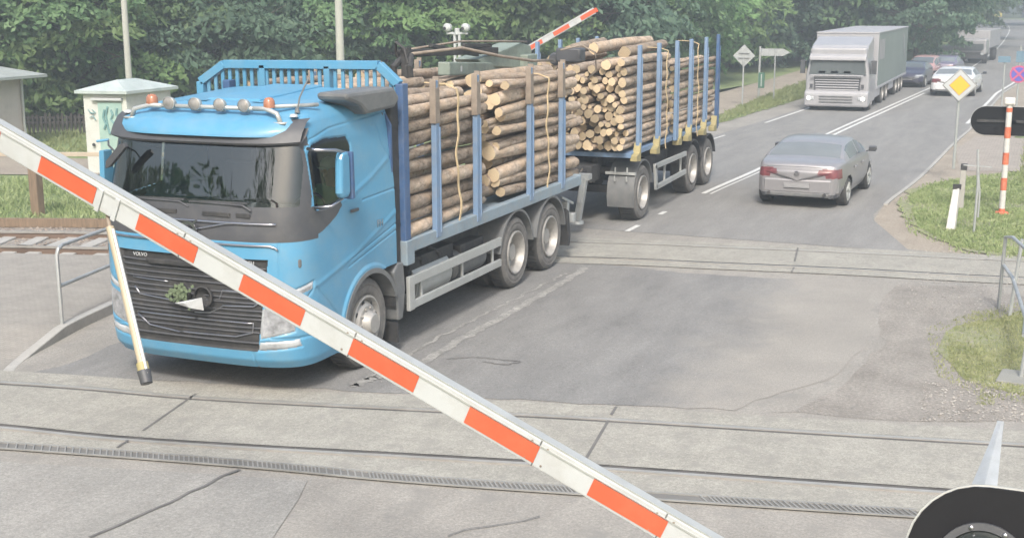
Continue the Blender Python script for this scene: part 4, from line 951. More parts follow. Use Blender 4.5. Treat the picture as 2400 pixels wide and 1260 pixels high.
b = MB(); b.lathe([(0, .055), (ptop, .055)], (0, -.1, 0), 'z', 16); b.build('post', M['oldwhite'], sg, smooth='auto')
yy = [(.0, .10), (.50, .75), (1.05, 1.28), (1.62, 1.86), (2.17, 2.3)]
for z0, z1 in [(aty(2345, a, sp.y-.1).z, aty(2345, c, sp.y-.1).z) for a, c in ((500, 488), (445, 416), (385, 357), (323, 297), (262, 252))]:
    b = MB(); b.lathe([(z0, .058), (z1, .058)], (0, -.1, 0), 'z', 16); b.build('red_band', M['oldred'], sg, smooth='auto')
b = MB(); b.box((0, -.1, ptop+.03), (.20, .16, .14)); b.build('post_cap', M['oldwhite'], sg, bevel=.03)
b = MB(); b.lathe([(0, .14), (.05, .12), (.06, .05)], (0, -.1, 0), 'z', 16); b.build('foot', M['oldred'], sg)
# near signal: seen from behind and above at the lower right corner
c0 = atd(2290, 1312, 5.25)
ns = signal('crossing_signal', (c0.x+.02, c0.y, c0.z), 'big black round-ended signal board close to the camera in the lower right corner', .72, .305, 0, None)
for c in ns.children: c.location = (.42, 0, 0); c.rotation_euler = (R(-14), 0, 0)
b = MB(); b.lathe([(.0, .155), (.03, .155), (.05, .15), (.12, .13), (.16, .09), (.18, .03), (.181, .001)], (0, -.03, -.02), 'y', 40, -1); b.build('lamp_housing', mat('grey_lamp_back', (.035, .04, .036), .25, var=.15, coat=.5), ns, smooth=True).rotation_euler = (R(-14), 0, 0)
b = MB(); b.lathe([(.02, .185), (.045, .185), (.045, .155), (.02, .155)], (0, -.03, -.02), 'y', 40, -1)
b.build('lamp_flange', M['black'], ns, smooth='auto').rotation_euler = (R(-14), 0, 0)
b = MB()
for k in range(8): a = 2*PI*k/8+.3; b.lathe([(.045, .010), (.058, .008), (.06, .001)], (.17*math.cos(a), -.03, -.02+.17*math.sin(a)), 'y', 8, -1)
b.build('flange_bolt', M['chrome'], ns).rotation_euler = (R(-14), 0, 0)
b = MB(); b.lathe([(-c0.z, .06), (.1, .06)], (.42, .12, 0), 'z', 20); b.build('post', M['steel'], ns, smooth='auto')
# folded galvanised arm standing behind the board
r_ = empty('pointed_post', (8.1, -6.6, 0), 0, 'pointed grey galvanised steel arm sticking up behind the black signal board', 'post'); t0, t1 = atd(2345, 992, 5.85), atd(2296, 1200, 5.45); q = Vector((8.1, -6.6, 0))
b = MB(); side = Vector((1, 0, 0)); a, c = t0-q, t1-q
b.add([a-side*.012, a+side*.012, c+side*.060+Vector((0, .02, 0)), c+Vector((-.01, -.05, .0)), c-side*.075+Vector((0, .02, 0)), a+Vector((0, -.008, 0))], [(0, 5, 3, 4), (5, 1, 2, 3)])
b.bar(a+Vector((0, .02, 0)), c+Vector((0, .05, 0)), .03, .02, w2=.10); b.build('folded_blade', M['steel'], r_, bevel=.002)
b = MB(); b.bar(c, (c.x-.02, c.y+.05, 0), .08, .08); b.build('post', M['steel'], r_)

# ---------------- signs ----------------
def diamond(b, cx, y, cz, r, t, axis='y', rr=.12):
    P = []
    for k in range(4):
        a = PI/2*k; c = Vector((math.cos(a), math.sin(a))); tn = Vector((-c.y, c.x))
        for s in (-1, -.5, 0, .5, 1): q = c*(r-rr*r*abs(s)-rr*.4*r*(1-abs(s))*0) + tn*(s*rr*r*.9); q = c*(r*(1-rr*(.35+.65*abs(s)**1.6)))+tn*(s*rr*r*.65*1); P.append((cx+q.x, cz+q.y))
    b.prism(P, y, y+t, 'y')
pb = at(2232, 432); top = aty(2250, 200, pb.y); R0 = (aty(2290, 205, pb.y).x-aty(2207, 205, pb.y).x)/2
pr = empty('priority_road_sign', (pb.x, pb.y, 0), 0, 'yellow and white diamond priority road sign on a slim leaning grey pole', 'road sign'); cz = top.z; dx = top.x-pb.x
b = MB(); diamond(b, dx, -.06, cz, R0*1.06, .012); b.build('plate', M['white'], pr)
b = MB(); diamond(b, dx, -.068, cz, R0*1.02, .005); ed = b.build('black_edge', M['grey'], pr); b = MB(); diamond(b, dx, -.074, cz, R0*.97, .005); b.build('white_border', M['white'], pr)
b = MB(); diamond(b, dx, -.082, cz, R0*.60, .005); b.build('yellow_field', mat('yellow_sign_sheet', (.78, .42, .05), .45, var=.03), pr); b = MB(); diamond(b, dx, -.078, cz, R0*.63, .003); b.build('inner_line', M['grey'], pr)
b = MB(); b.tube([(0, 0, .35), (dx*.9, 0, cz), (dx, 0, cz+.3)], .032, 10); b.build('pole', M['steel'], pr, smooth='auto')
# bracket and short concrete posts by the sign
q = at(2228, 540); r = empty('concrete_post', (q.x, q.y, 0), 0, 'short leaning white concrete post at the foot of the priority sign', 'post'); tq = aty(2243, 440, q.y+.25)
b = MB(); b.bar((0, 0, 0), (tq.x-q.x, .25, tq.z), .15, .13, w2=.11, h2=.10); b.build('shaft', M['oldwhite'], r, bevel=.01); b = MB(); b.box((tq.x-q.x, .25, tq.z+.02), (.14, .12, .08)); b.build('clamp', M['dark'], r)
q = at(2250, 490); r = empty('concrete_post', (q.x, q.y, 0), 0, 'thin grey concrete stub with a dark top just right of the priority sign pole', 'post')
tq = aty(2260, 385, q.y); b = MB(); b.bar((0, 0, 0), (tq.x-q.x, 0, tq.z), .13, .12, w2=.10, h2=.1); b.build('shaft', M['concrete'], r, bevel=.01); b = MB(); b.box((tq.x-q.x, 0, tq.z-.05), (.12, .12, .12)); b.build('clamp', M['dark'], r, bevel=.01)
q = at(2282, 548); tq = aty(2281, 350, q.y); r = empty('steel_post', (q.x, q.y, 0), 0, 'slim galvanised double post with short side brackets in the grass right of the concrete stubs', 'post')
b = MB(); b.tube([(0, 0, 0), (.01, 0, .9), (-.03, 0, tq.z)], .022, 8); b.tube([(.05, .02, .3), (.05, .02, .72), (-.02, .01, tq.z-.2)], .018, 8); b.bar((-.25, 0, tq.z-.28), (.22, 0, tq.z-.30), .015, .02); b.build('shaft', M['steel'], r, smooth='auto')
# back of a diamond sign beyond the trailer
q = at(1740, 250); cz = aty(1737, 131, q.y); r = empty('diamond_sign', (q.x, q.y, 0), 0, 'grey back of a diamond road sign on a thin pole left of the silver truck', 'road sign'); R1 = .42
b = MB(); diamond(b, 0, -.01, cz.z, R1*1.05, .02); b.build('plate', M['steel'], r); b = MB()
for z in (.09, -.09): b.box((0, -.025, cz.z+z), (.42, .03, .03))
b.build('rail', M['grey'], r); b = MB(); b.tube([(0, -.05, 0), (0, -.05, cz.z-.1)], .032, 8); b.build('pole', M['steel'], r)
# pointed direction sign with small box on its pole
q = at(1778, 235); q2 = at(1824, 232); zt = aty(1778, 112, q.y).z; r = empty('direction_sign', (q.x, q.y, 0), 0, 'grey back of an arrow shaped direction sign on two thin poles', 'road sign')
z0 = aty(1780, 131, q.y).z; z1 = aty(1780, 114, q.y).z; xe = aty(1852, 122, q.y).x-q.x; xk = aty(1836, 122, q.y).x-q.x
b = MB(); b.prism([(0, z0), (xk, z0), (xe, (z0+z1)/2), (xk, z1), (0, z1)], -.02, .0, 'y'); b.build('arrow_plate', M['steel'], r)
b = MB(); b.tube([(0, -.04, 0), (0, -.04, zt+.05)], .045, 8); b.tube([(q2.x-q.x, -.04, 0), (q2.x-q.x, -.04, z1)], .03, 8); b.build('pole', M['steel'], r)
zb0, zb1 = aty(1782, 206, q.y).z, aty(1782, 170, q.y).z
b = MB(); b.box((.10, -.06, (zb0+zb1)/2), (.24, .06, zb1-zb0)); o = b.build('green_box', mat('green_board', (.05, .13, .09), .6), r); b = MB(); b.box((.10, -.095, (zb0+zb1)/2), (.04, .01, (zb1-zb0)*.8)); b.build('stripe', M['alu'], r)
# no stopping sign with blue panel above, at the right edge
q = at(2378, 262); zr = aty(2388, 174, q.y); r = empty('no_stopping_sign', (q.x, q.y, 0), 0, 'round blue no stopping sign with red cross under small blue panels at the right edge', 'road sign'); Rr_ = .31; zc = zr.z; xo = zr.x-q.x
M['signblue'] = mat('sign_blue', (.10, .10, .42), .5, var=.05); M['signred'] = mat('sign_red', (.48, .10, .20), .5, var=.05)
b = MB(); b.lathe([(0, .001), (0, Rr_), (-.02, Rr_), (-.02, .001)], (xo, -.05, zc), 'y', 32); b.build('disc', M['signred'], r)
b = MB(); b.lathe([(0, .001), (0, Rr_*.80), (-.004, Rr_*.80), (-.004, .001)], (xo, -.074, zc), 'y', 32); b.build('blue_field', M['signblue'], r)
b = MB()
for s in (-1, 1): b.bar((xo-s*.24, -.086-.004*s, zc-.24), (xo+s*.24, -.086-.004*s, zc+.24), .07, .006, up=(0, 1, 0))
b.build('red_cross', M['signred'], r)
b = MB(); b.box((xo-.52, -.05, zc+.52), (.42, .02, .22)); b.box((xo+.10, -.05, zc+.62), (.46, .02, .40)); b.build('blue_panel', mat('pale_sign_blue', (.13, .21, .28), .5), r); b = MB(); b.tube([(xo, 0, 0), (xo, 0, zc+1.0)], .035, 8); b.tube([(xo-.5, 0, 0), (xo-.5, 0, zc+.6)], .03, 8); b.build('pole', M['steel'], r)

# ---------------- railings ----------------
def rail(name, label, runs, r=.024, cat='railing', m='steel'):
    o0 = Vector((runs[0][0][0], runs[0][0][1], 0)); root = empty(name, o0, 0, label, cat)
    for nm, pts in runs_named(runs):
        b = MB(); b.tube([Vector(p)-o0 for p in pts], r, 10); b.build(nm, M[m], root, smooth='auto')
    return root
def runs_named(runs): return [('tube', p) for p in runs]
# left railing along the raised kerb: bent tube plus mid rail
P0 = at(172, 768, .10); hN = 1.02
def klin(y): 
    for a, c in zip(kbs, kbs[1:]):
        if a.y <= y <= c.y: return a.x+(c.x-a.x)*(y-a.y)/(c.y-a.y)
    return kbs[-1].x
ys = [P0.y, P0.y+.15, P0.y+1.3, P0.y+2.6, P0.y+3.4]
tp = [(klin(y)-.10, y, .10+hN) for y in ys]; b0 = (tp[0][0], ys[0], .1)
rail('pedestrian_railing', 'grey tube railing with bent corner beside the footway left of the blue truck', [
    [b0, (b0[0], b0[1], .1+hN-.10), (tp[0][0]-.0, ys[0]+.03, .1+hN-.03), tp[1], tp[2], tp[3], tp[4], (tp[4][0], tp[4][1], .1)],
    [(b0[0], b0[1], .62), (klin(ys[2])-.10, ys[2], .62), (tp[4][0], tp[4][1], .62)], [(tp[2][0], tp[2][1], .1), tp[2]]])
# right railing by the crossing
g0, g1, g2 = at(2340, 722), at(2366, 742), at(2392, 888)
rail('pedestrian_railing', 'galvanised tube railing with two end posts at the right edge beside the gravel', [
    [g0, (g0.x+.02, g0.y, .98), (g0.x+.12, g0.y-.4, 1.05), (g2.x+.15, g2.y+1.2, 1.05), (g2.x+.2, g2.y+.0, 1.05), (g2.x+.1, g2.y-.4, .9)],
    [(g0.x+.02, g0.y, .6), (g1.x, g1.y+.1, .50), (g2.x, g2.y+.8, .50), (g2.x, g2.y, .50)], [g1, (g1.x+.08, g1.y, 1.04)], [g2, (g2.x+.05, g2.y, .6)]])
b = MB(); b.prism([(g2.x-.25, g2.y-.25), (g2.x+.6, g2.y-.35), (g2.x+.6, g2.y+.25), (g2.x-.2, g2.y+.25)], 0, .035, 'z'); tag(b.build('concrete_slab', mat('old_slab', (.24, .24, .22), .9), bevel=.01), 'small flat concrete slab under the right railing post', 'slab')

# ---------------- left side: wooden rail fence, house, kiosk, poles ----------------
q = at(90, 505); M['wood'] = mat('weathered_wood', (.20, .145, .10), .85, var=.25, vscale=6, stretch=(4, 4, .6)); M['palewood'] = mat('pale_rail', (.42, .36, .28), .8, var=.15)
fz = aty(90, 362, q.y).z; tdir = on_line(T2far, q.x)[1]
r = empty('rail_fence', (q.x, q.y, 0), 0, 'pale horizontal rail on thick brown posts beyond the left railway track', 'fence')
b = MB(); b.box((0, 0, fz/2-.08), (.20, .18, fz+.1)); b.build('post', M['wood'], r, bevel=.015)
for k in (-1, 1): b = MB(); b.box((tdir.x*4.6*k, tdir.y*4.6*k, fz/2-.08), (.18, .18, fz+.1)); b.build('post', M['wood'], r, bevel=.015)
e = aty(235, 367, q.y+.6); b = MB(); b.bar((-7, -7*tdir.y/tdir.x, fz), (7, 7*tdir.y/tdir.x, fz), .06, .08); b.build('rail', M['palewood'], r, bevel=.008)
# kiosk / relay cabin
kA, kB, kC = at(205, 402), at(262, 420), at(415, 392)
zk = PXz = aty(232, 225, kA.y).z
kx0, kx1 = at(203, 404).x, at(412, 400).x; ky0 = 12.2; kd = 2.6
r = empty('equipment_kiosk', (kx0, ky0, 0), 0, 'small white kiosk with a pale turquoise hipped roof and graffiti behind the blue cab', 'kiosk'); 
kr = Matrix.Rotation(R(8), 3, 'Z')
x0_ = aty(200, 300, ky0).x; x1_ = aty(300, 300, ky0+.2).x; W_ = x1_-x0_; kd = next(y for y in np.arange(.5, 6, .05) if aty(402, 300, ky0+y).x <= x1_); H_ = aty(300, 222, ky0).z
r.location = (x0_, ky0, 0)
M['kwall'] = mat('grimy_white_wall', (.54, .55, .52), .75, var=.08, dirt=(.36, .35, .32), dirtamt=.5, vscale=1.5); M['turq'] = mat('turquoise_paint', (.30, .43, .39), .6, var=.12, vscale=2, dirt=(.4, .48, .45), dirtamt=.6); M['graf'] = mat('teal_graffiti', (.15, .29, .30), .6, var=.2)
b = MB(); b.prism([(0, 0), (W_, .2), (W_, kd), (0, kd-.2)], -.1, H_, 'z'); b.build('wall', M['kwall'], r, bevel=.01)
M['kroof'] = mat('pale_turquoise_roof', (.41, .46, .45), .6, var=.12, vscale=1.5, dirt=(.22, .30, .28), dirtamt=.6)
b = MB(); e_ = .14; z0 = H_; vs = [(-e_, -e_, z0), (W_+e_, .2-e_, z0), (W_+e_, kd+e_, z0), (-e_, kd-.2+e_, z0)]; vs += [(p[0], p[1], z0+.07) for p in vs]; vs += [(W_*.5, kd*.3, z0+.30), (W_*.5, kd*.68, z0+.30)]
b.add(vs, [(3, 2, 1, 0), (0, 1, 5, 4), (1, 2, 6, 5), (2, 3, 7, 6), (3, 0, 4, 7), (4, 5, 9, 8), (5, 6, 9), (6, 7, 8, 9), (7, 4, 8)]); b.build('roof', M['kroof'], r)
fy = lambda x: .2*x/W_
b = MB(); b.box((W_*.62, fy(W_*.62)-.015, H_*.46), (W_*.56, .03, H_*.86), Matrix.Rotation(math.atan2(.2, W_), 3, 'Z')); d_k = b.build('door', M['turq'], r, bevel=.008)
b = MB(); b.box((W_*.58, fy(W_*.58)-.05, H_*.93), (W_*.72, .10, .06), Matrix.Rotation(math.atan2(.2, W_), 3, 'Z')); b.build('door_canopy', M['white'], r, bevel=.008)
b = MB(); random.seed(5)
def gpt(fx_, fz_):
    fx_ = fx_*1.35+.02; return (W_*fx_, fy(W_*fx_)-.045, H_*fz_)
for st in ([(.36, .80), (.33, .70), (.37, .62), (.34, .56)], [(.42, .84), (.38, .74), (.40, .58), (.43, .50)], [(.47, .80), (.50, .74), (.46, .68), (.52, .62)], [(.58, .82), (.56, .74), (.60, .70)]): b.tube([gpt(*p) for p in st], .028, 5)
for st in ([(.08, .80), (.12, .76), (.18, .75)], [(.10, .70), (.16, .72), (.20, .67)], [(.15, .80), (.20, .76)]): b.tube([gpt(p[0], p[1]) for p in st], .014, 5)
b.build('graffiti', M['graf'], d_k); b = MB(); b.lathe([(0, .04), (.03, .035), (.03, .001)], gpt(.14, .36), 'y', 10, -1); b.build('vent', M['dark'], r)
# brick/plaster house at the left edge
M['plaster'] = mat('pinkish_plaster', (.50, .45, .42), .85, var=.1, vscale=.8, dirt=(.3, .29, .28), dirtamt=.5)
def roofmat():
    m, t, p = newmat('corrugated_roof'); tc = node(t, 'ShaderNodeTexCoord'); tc.name = 'TC'; wv = node(t, 'ShaderNodeTexWave', bands_direction='X'); wv.inputs['Scale'].default_value = 3; t.links.new(tc.outputs['Object'], wv.inputs[0])
    c = mixc(t, wv.outputs['Fac'], (.27, .30, .30), (.36, .39, .38)); f = noise(t, 1.5, 6); c = mixc(t, ramp(t, f, [(.4, (0, 0, 0)), (.7, (.6,)*3)]), c, (.22, .24, .22)); t.links.new(c, p.inputs['Base Color']); p.inputs['Roughness'].default_value = .75; bump(t, p, wv.outputs['Fac'], .5, .03); return m
M['corr'] = roofmat()
yh = 16.5; xr_ = aty(56, 250, yh).x; ze = aty(60, 178, yh).z; zp = aty(-40, 115, yh+2).z
r = empty('house', (xr_, yh, 0), 0, 'pale plaster house with a grey corrugated roof cut off by the left picture edge', 'house')
b = MB(); b.prism([(0, -6), (0, 0), (-6, 0), (-6, -6)], -.1, ze, 'z'); hw = b.build('wall', M['plaster'], r); 
b = MB(); e_ = .5; vs = [(e_, -6-e_, ze-.05), (-6-e_, -6-e_, ze-.05), (-6-e_, e_, ze-.05), (e_, e_, ze-.05)]; vs += [(p[0], p[1], ze+.03) for p in vs]; vs += [(-2.4, -3, ze+.95), (-3.6, -3, ze+.95)]
b.add(vs, [(0, 1, 2, 3), (0, 3, 7, 4), (1, 0, 4, 5), (2, 1, 5, 6), (3, 2, 6, 7), (4, 7, 8), (5, 4, 8, 9), (6, 5, 9), (7, 6, 9, 8)]); b.build('roof', M['corr'], r)
b = MB(); 
for (a0, a1), (c0, c1) in (((-2.2, 1.50), (-1.1, 1.50)), ((-1.1, 1.50), (-1.1, .85)), ((-1.1, .85), (-2.2, .85))): b.bar((.02, a0, a1), (.02, c0, c1), .06, .06)
b.build('window_frame', M['wood'], r); b = MB(); b.box((.01, -1.65, 1.18), (.03, 1.05, .6)); b.build('window', M['carglass'], r)
b = MB(); b.tube([(.06, -.08, ze), (.06, -.10, .6), (.08, -.08, .1)], .04, 8); b.build('downpipe', M['alu'], r)
yh = 40; r = empty('house', (aty(0, 10, yh).x, yh, 0), 0, 'grey roofed house peeking between the trees at the top left corner', 'house'); z0 = aty(30, 14, yh).z; xx = aty(52, 14, yh).x-r.location.x
b = MB(); b.prism([(xx-.6, 0), (xx-.6, 5), (-8, 5), (-8, 0)], 0, z0, 'z'); b.build('wall', M['plaster'], r); b = MB(); b.prism([(-.7, z0-.08), (5.7, z0-.08), (2.5, z0+2.0)], -8.6, xx, 'x'); b.build('roof', M['corr'], r)
# utility poles
for (x, yb, wd, lab) in ((312, 330, 17, 'pale concrete utility pole rising behind the white kiosk'), (803, 300, 22, 'pale concrete utility pole rising above the blue headboard grille')):
    q = at(x, yb); d = np.dot(np.array(q)-CP, CF); rr_ = .84*wd/2*d/FPX; b = MB(); b.lathe([(0, rr_*1.12), (9.5, rr_*.75), (9.5, .001)], (q.x, q.y, 0), 'z', 14); tag(b.build('utility_pole', mat('pole_concrete', (.38, .385, .35), .8, var=.1, vscale=1.5, stretch=(3, 3, .5)), smooth='auto'), lab, 'pole')
# floodlight mast with two lamp heads
YL = 30; q = aty(1072, 120, YL); r = empty('lamp_mast', (q.x, q.y, 0), 0, 'white mast with two round lamp heads on a crossbar behind the loader crane', 'lamp mast')
zt = aty(1072, 78, YL).z; b = MB(); 
for s in (-.09, .09): b.bar((s, 0, 0), (s, 0, zt), .07, .09)
for k in range(9): b.box((0, 0, .3+zt*k/9), (.14, .05, .06))
b.build('mast', M['white'], r); b = MB(); b.bar((-.42, 0, zt), (.42, 0, zt), .08, .08); b.lathe([(-.1, .10), (.12, .09), (.13, .001)], (0, 0, zt+.05), 'z', 12); b.build('crossbar', M['white'], r)
for s in (-.36, .36):
    b = MB(); b.lathe([(-.13, .10), (-.12, .14), (.05, .15), (.12, .08), (.13, .001)], (s, -.06, zt+.2), 'y', 20, -1); b.build('lamp_head', M['white'], r, smooth='auto'); b = MB(); b.lathe([(.10, .05), (.15, .06), (.16, .001)], (s-.05, -.06, zt+.17), 'y', 12, -1); b.build('lens', M['dark'], r)
# dark picket fence below the trees
r = empty('picket_fence', (at(60, 312).x, at(60, 312).y, 0), 0, 'dark weathered picket fence under the trees between house and kiosk', 'fence'); f0, f1 = at(20, 315), at(620, 308)
L_ = (f1-f0).length; n_p = min(90, int(L_/.13)); f1 = f0+(f1-f0).normalized()*n_p*.13; b = MB(); hF = aty(100, 268, f0.y).z; fo = r.location
M['darkwood'] = mat('dark_old_wood', (.055, .05, .045), .9, var=.35, vscale=5)
for k in range(n_p):
    p = f0+(f1-f0)*(k/n_p)-fo; h = hF*random.uniform(.9, 1.05); b.box((p.x, p.y, h/2-.1), (.085, .02, h+.1), Matrix.Rotation(random.gauss(0, .03), 3, 'Y'))
b.build('pickets', M['darkwood'], r)
b = MB(); 
for z in (.35, hF*.75): b.bar(f0-fo+Vector((0, .04, z)), f1-fo+Vector((0, .04, z)), .04, .07)
b.build('rail', M['darkwood'], r)
# ---------------- cars ----------------
CARS = {
 'sedan': dict(L=4.1, y=[0, .05, .25, .55, .9, 1.3, 1.8, 2.3, 2.7, 3.1, 3.4, 3.8, 4.0, 4.1], zs=[.78, .90, .97, .99, .99, .98, .97, .95, .94, .92, .88, .78, .66, .5],
     zc=[.80, 1.0, 1.05, 1.08, 1.24, 1.39, 1.44, 1.43, 1.32, 1.12, .96, .84, .7, .5], ws=[.70, .78, .83, .87, .89, .9, .9, .9, .9, .88, .86, .80, .72, .6], glass=(.60, 1.22, 2.5, 3.12), side=(.98, 2.9), wh=(.82, 3.28), zb=.25),
 'suv': dict(L=4.3, y=[0, .05, .15, .35, .6, 1.0, 1.8, 2.4, 2.9, 3.3, 3.5, 4.0, 4.2, 4.3], zs=[.8, .95, 1.02, 1.05, 1.06, 1.05, 1.03, 1.02, 1.0, .98, .97, .88, .75, .55],
     zc=[.85, 1.05, 1.22, 1.50, 1.63, 1.68, 1.68, 1.64, 1.45, 1.20, 1.06, .95, .78, .55], ws=[.75, .83, .87, .89, .9, .91, .91, .91, .91, .9, .88, .84, .78, .66], glass=(.12, .45, 2.5, 3.28), side=(.6, 3.05), wh=(.85, 3.45), zb=.28)}
def car(name, kind, loc, rz, label, paint, front=False, group=None, detail=True, scale=1, cat='car', zs=1):
    K = CARS[kind]; root = empty(name, loc, rz, label, cat, group); root.scale = (scale, scale, scale*zs); ys = np.array(K['y'])
    def S(U, V):
        nu, nv = U.shape; u = U[:, 0]; v = V[0]; y = np.interp(u, np.linspace(.04, .96, len(ys)), ys); capk = np.clip(np.minimum(u/.04, (1-u)/.04), 0, 1)**.6
        zs, zc, ws = (np.interp(y, ys, K[k]) for k in ('zs', 'zc', 'ws')); k3 = np.ones(7)/7
        for a in (zs, zc, ws): a[3:-3] = np.convolve(a, k3, 'valid')
        P = np.zeros((nu, nv, 3)); E = np.zeros((nu, nv, 3))
        for i in range(nu):
            cab = max(0, zc[i]-zs[i]-.04); t = min(1, cab/.35); wr = ws[i]*(.93-.18*t); ze_ = zs[i]+(zc[i]-zs[i])*(.86 if t > .3 else .6)
            X = [ws[i]*.90, ws[i]*.985, ws[i]*1.0, ws[i]*.965, wr, wr*.8, 0]; Z = [K['zb'], K['zb']+.18, K['zb']+.42, zs[i], ze_, zc[i]-.02, zc[i]]; vv = [0, .15, .33, .52, .76, .84, 1]
            h = np.abs(v*2-1); sg = np.sign(v*2-1)
            hh = 1-h  # 0 at sills ... 1 at centre
            x = np.interp(hh, vv, X); z = np.interp(hh, vv, Z); kk = np.ones(5)/5; x2 = x.copy(); z2 = z.copy(); x2[2:-2] = np.convolve(x, kk, 'valid'); z2[2:-2] = np.convolve(z, kk, 'valid')
            zm = .62; P[i, :, 0] = sg*x2*(.0+1*capk[i]); P[i, :, 2] = zm+(z2-zm)*capk[i]; e = (np.abs(x2)/.9)**4*.20
            wr_ = math.exp(-y[i]/.25); wf = math.exp(-(K['L']-y[i])/.3); P[i, :, 1] = y[i]+e*wr_-e*wf*1.3 + wr_*.10*np.clip(z2-.7, 0, 1) - wf*.0
            E[i, :, 0] = hh; E[i, :, 1] = y[i]; E[i, :, 2] = capk[i]
        return P, E
    def C_(P, E, U, V):
        x, y, z = np.abs(P[..., 0]), P[..., 1], P[..., 2]; hh, ye = E[..., 0], E[..., 1]; k = np.full(x.shape, 'body', dtype='<U12'); g = K['glass']; s = K['side']
        k[(hh > .56) & (hh < .735) & (ye > s[0]) & (ye < s[1]) & ~((np.abs(ye-(s[0]+s[1])/2-.05) < .035))] = 'window'
        k[(hh > .79) & (ye > g[0]) & (ye < g[1])] = 'rear_window'; k[(hh > .79) & (ye > g[2]) & (ye < g[3])] = 'windscreen'
        zt = .84 if kind == 'sedan' else .98
        tl = (ye < .3) & (z > zt-.10-.05*(x > .6)) & (z < zt+.05) & (x > (.42 if kind == 'sedan' else .60)) & (y < .34)
        if kind == 'suv': tl = (y < .3) & (x > .68) & (z > .85) & (z < 1.15)
        k[tl] = 'tail_lamp'
        k[(ye > K['L']-.35) & (x > .42) & (z > .58) & (z < .74)] = 'headlamp'
        k[(z < .33) & ((y < .25) | (y > K['L']-.25))] = 'bumper'; k[(ye > K['L']-.2) & (x < .4) & (z > .40) & (z < .62)] = 'bumper'
        for wy in K['wh']: k[(x > .5) & (np.hypot(y-wy, z-.32) < .37)] = ''
        return k
    sh = shell(S, 110, 90, C_, {'body': paint, 'window': M['carglass'], 'rear_window': M['skyglass'], 'windscreen': M['carglass'], 'tail_lamp': M['redlens'], 'headlamp': M['lens'], 'bumper': M['black']}, root)
    b = MB(); hw_ = K['ws'][2]*.97
    for y0, y1 in ((.03, .30), (K['L']-.34, K['L']-.05)):
        dy = .07 if y0 < 1 else -.07; ye0, ye1 = (y0, y1) if y0 < 1 else (y1, y0)
        b.prism([(-hw_, ye0+dy*2.2), (-hw_*.8, ye0+dy*.3), (0, ye0), (hw_*.8, ye0+dy*.3), (hw_, ye0+dy*2.2), (hw_, ye1), (-hw_, ye1)], .34, .66, 'z'); b.build('bumper_cover', paint, root, bevel=.04); b = MB()
    b = MB(); b.prism([(-.62, .02), (.62, .02), (.62, .3), (-.62, .3)], .27, .36, 'z'); b.build('diffuser', M['grey'], root, bevel=.02)
    b = MB(); b.box((0, K['L']/2, .33), (1.5, K['L']-.5, .2))
    for wy in K['wh']: b.box((0, wy, .4), (1.35, .8, .45))
    b.build('underbody', M['dark'], root)
    for wy in K['wh']:
        for s in (-1, 1):
            b = MB(); b.lathe([(-.02, .2), (0, .22), (.0, .29), (-.03, .32), (-.20, .32), (-.22, .28)], (0, 0, 0), 'x', 28, s); t = b.build('wheel', M['tread'], root, smooth='auto'); t.location = (s*.875, wy, .32)
            b = MB(); b.lathe([(-.06, .001), (-.02, .05), (-.05, .06), (-.05, .18), (.005, .215), (-.02, .22)], (0, 0, 0), 'x', 24, s)
            for k in range(5): a = 2*PI*k/5; b.bar((-.01*s, .04*math.cos(a), .04*math.sin(a)), (-.005*s, .20*math.cos(a), .20*math.sin(a)), .045, .03, up=(1, 0, 0))
            b.build('rim', M['alu'], t)
    for s in (-1, 1):
        ym = K['glass'][3]-.42; b = MB(); b.prism([(ym, 1.0), (ym-.02, 1.11), (ym+.08, 1.13), (ym+.14, 1.03)], s*.93, s*1.08, 'x'); b.bar((s*.86, ym+.05, .99), (s*.95, ym+.05, 1.03), .05, .03); b.build('wing_mirror', M['black'], root, bevel=.02)
        if detail:
            for yh in ((1.35, 2.2)): b = MB(); b.box((s*.915, yh, .82), (.03, .18, .045)); b.build('door_handle', paint, root, bevel=.005)
    b = MB(); b.box((0, .015 if not front else K['L']-.03, .50 if front else .52), (.50, .03, .10)); b.build('number_plate', mat('dull_plate', (.27, .27, .28), .5), root)
    if kind == 'sedan' and detail:
        b = MB(); b.tube([(-.6, .0, .93), (-.3, -.03, .945), (.3, -.03, .945), (.6, .0, .93)], .008, 6); b.build('boot_lid_edge', M['grey'], root); b = MB(); b.lathe([(0, .05), (.012, .045), (.012, .001)], (0, -.015, .80), 'y', 16, -1); b.build('badge', M['chrome'], root)
        b = MB(); 
        for s in (-1, 1): b.tube([(s*.55, .06, .33), (s*.55, -.03, .33)], .035, 10)
        b.build('exhaust', M['dark'], root)
    return root
M['silver'] = mat('silver_car_paint', (.28, .275, .29), .34, metal=.3, var=.04, coat=.35); M['whitecar'] = mat('white_car_paint', (.62, .63, .66), .3, var=.03, coat=.5)
M['darkcar'] = mat('dark_car_paint', (.05, .05, .08), .3, var=.05, coat=.6); M['redcar'] = mat('faded_red_car_paint', (.40, .24, .23), .35, var=.05, coat=.5); M['violetcar'] = mat('violet_grey_car_paint', (.15, .13, .19), .3, var=.05, coat=.5)
c = at(1897, 466)
car('parked_car', 'sedan', (c.x-.04, 12.95, 0), R(-2), 'silver sedan seen from behind, driving away in the right lane', M['silver'], zs=.89).name = 'sedan_car'
q = at(2235, 226); car('saloon_car', 'sedan', (q.x-.12, q.y-.3, 0), R(-3), 'white car seen from behind, half hidden by the yellow diamond sign', M['whitecar'], scale=1.02, zs=.80)
q = at(2222, 186); car('saloon_car', 'sedan', (q.x-.45, q.y-.5, 0), R(-4), 'dark violet car just beyond the white car', M['violetcar'], detail=False, scale=.95, zs=.85)
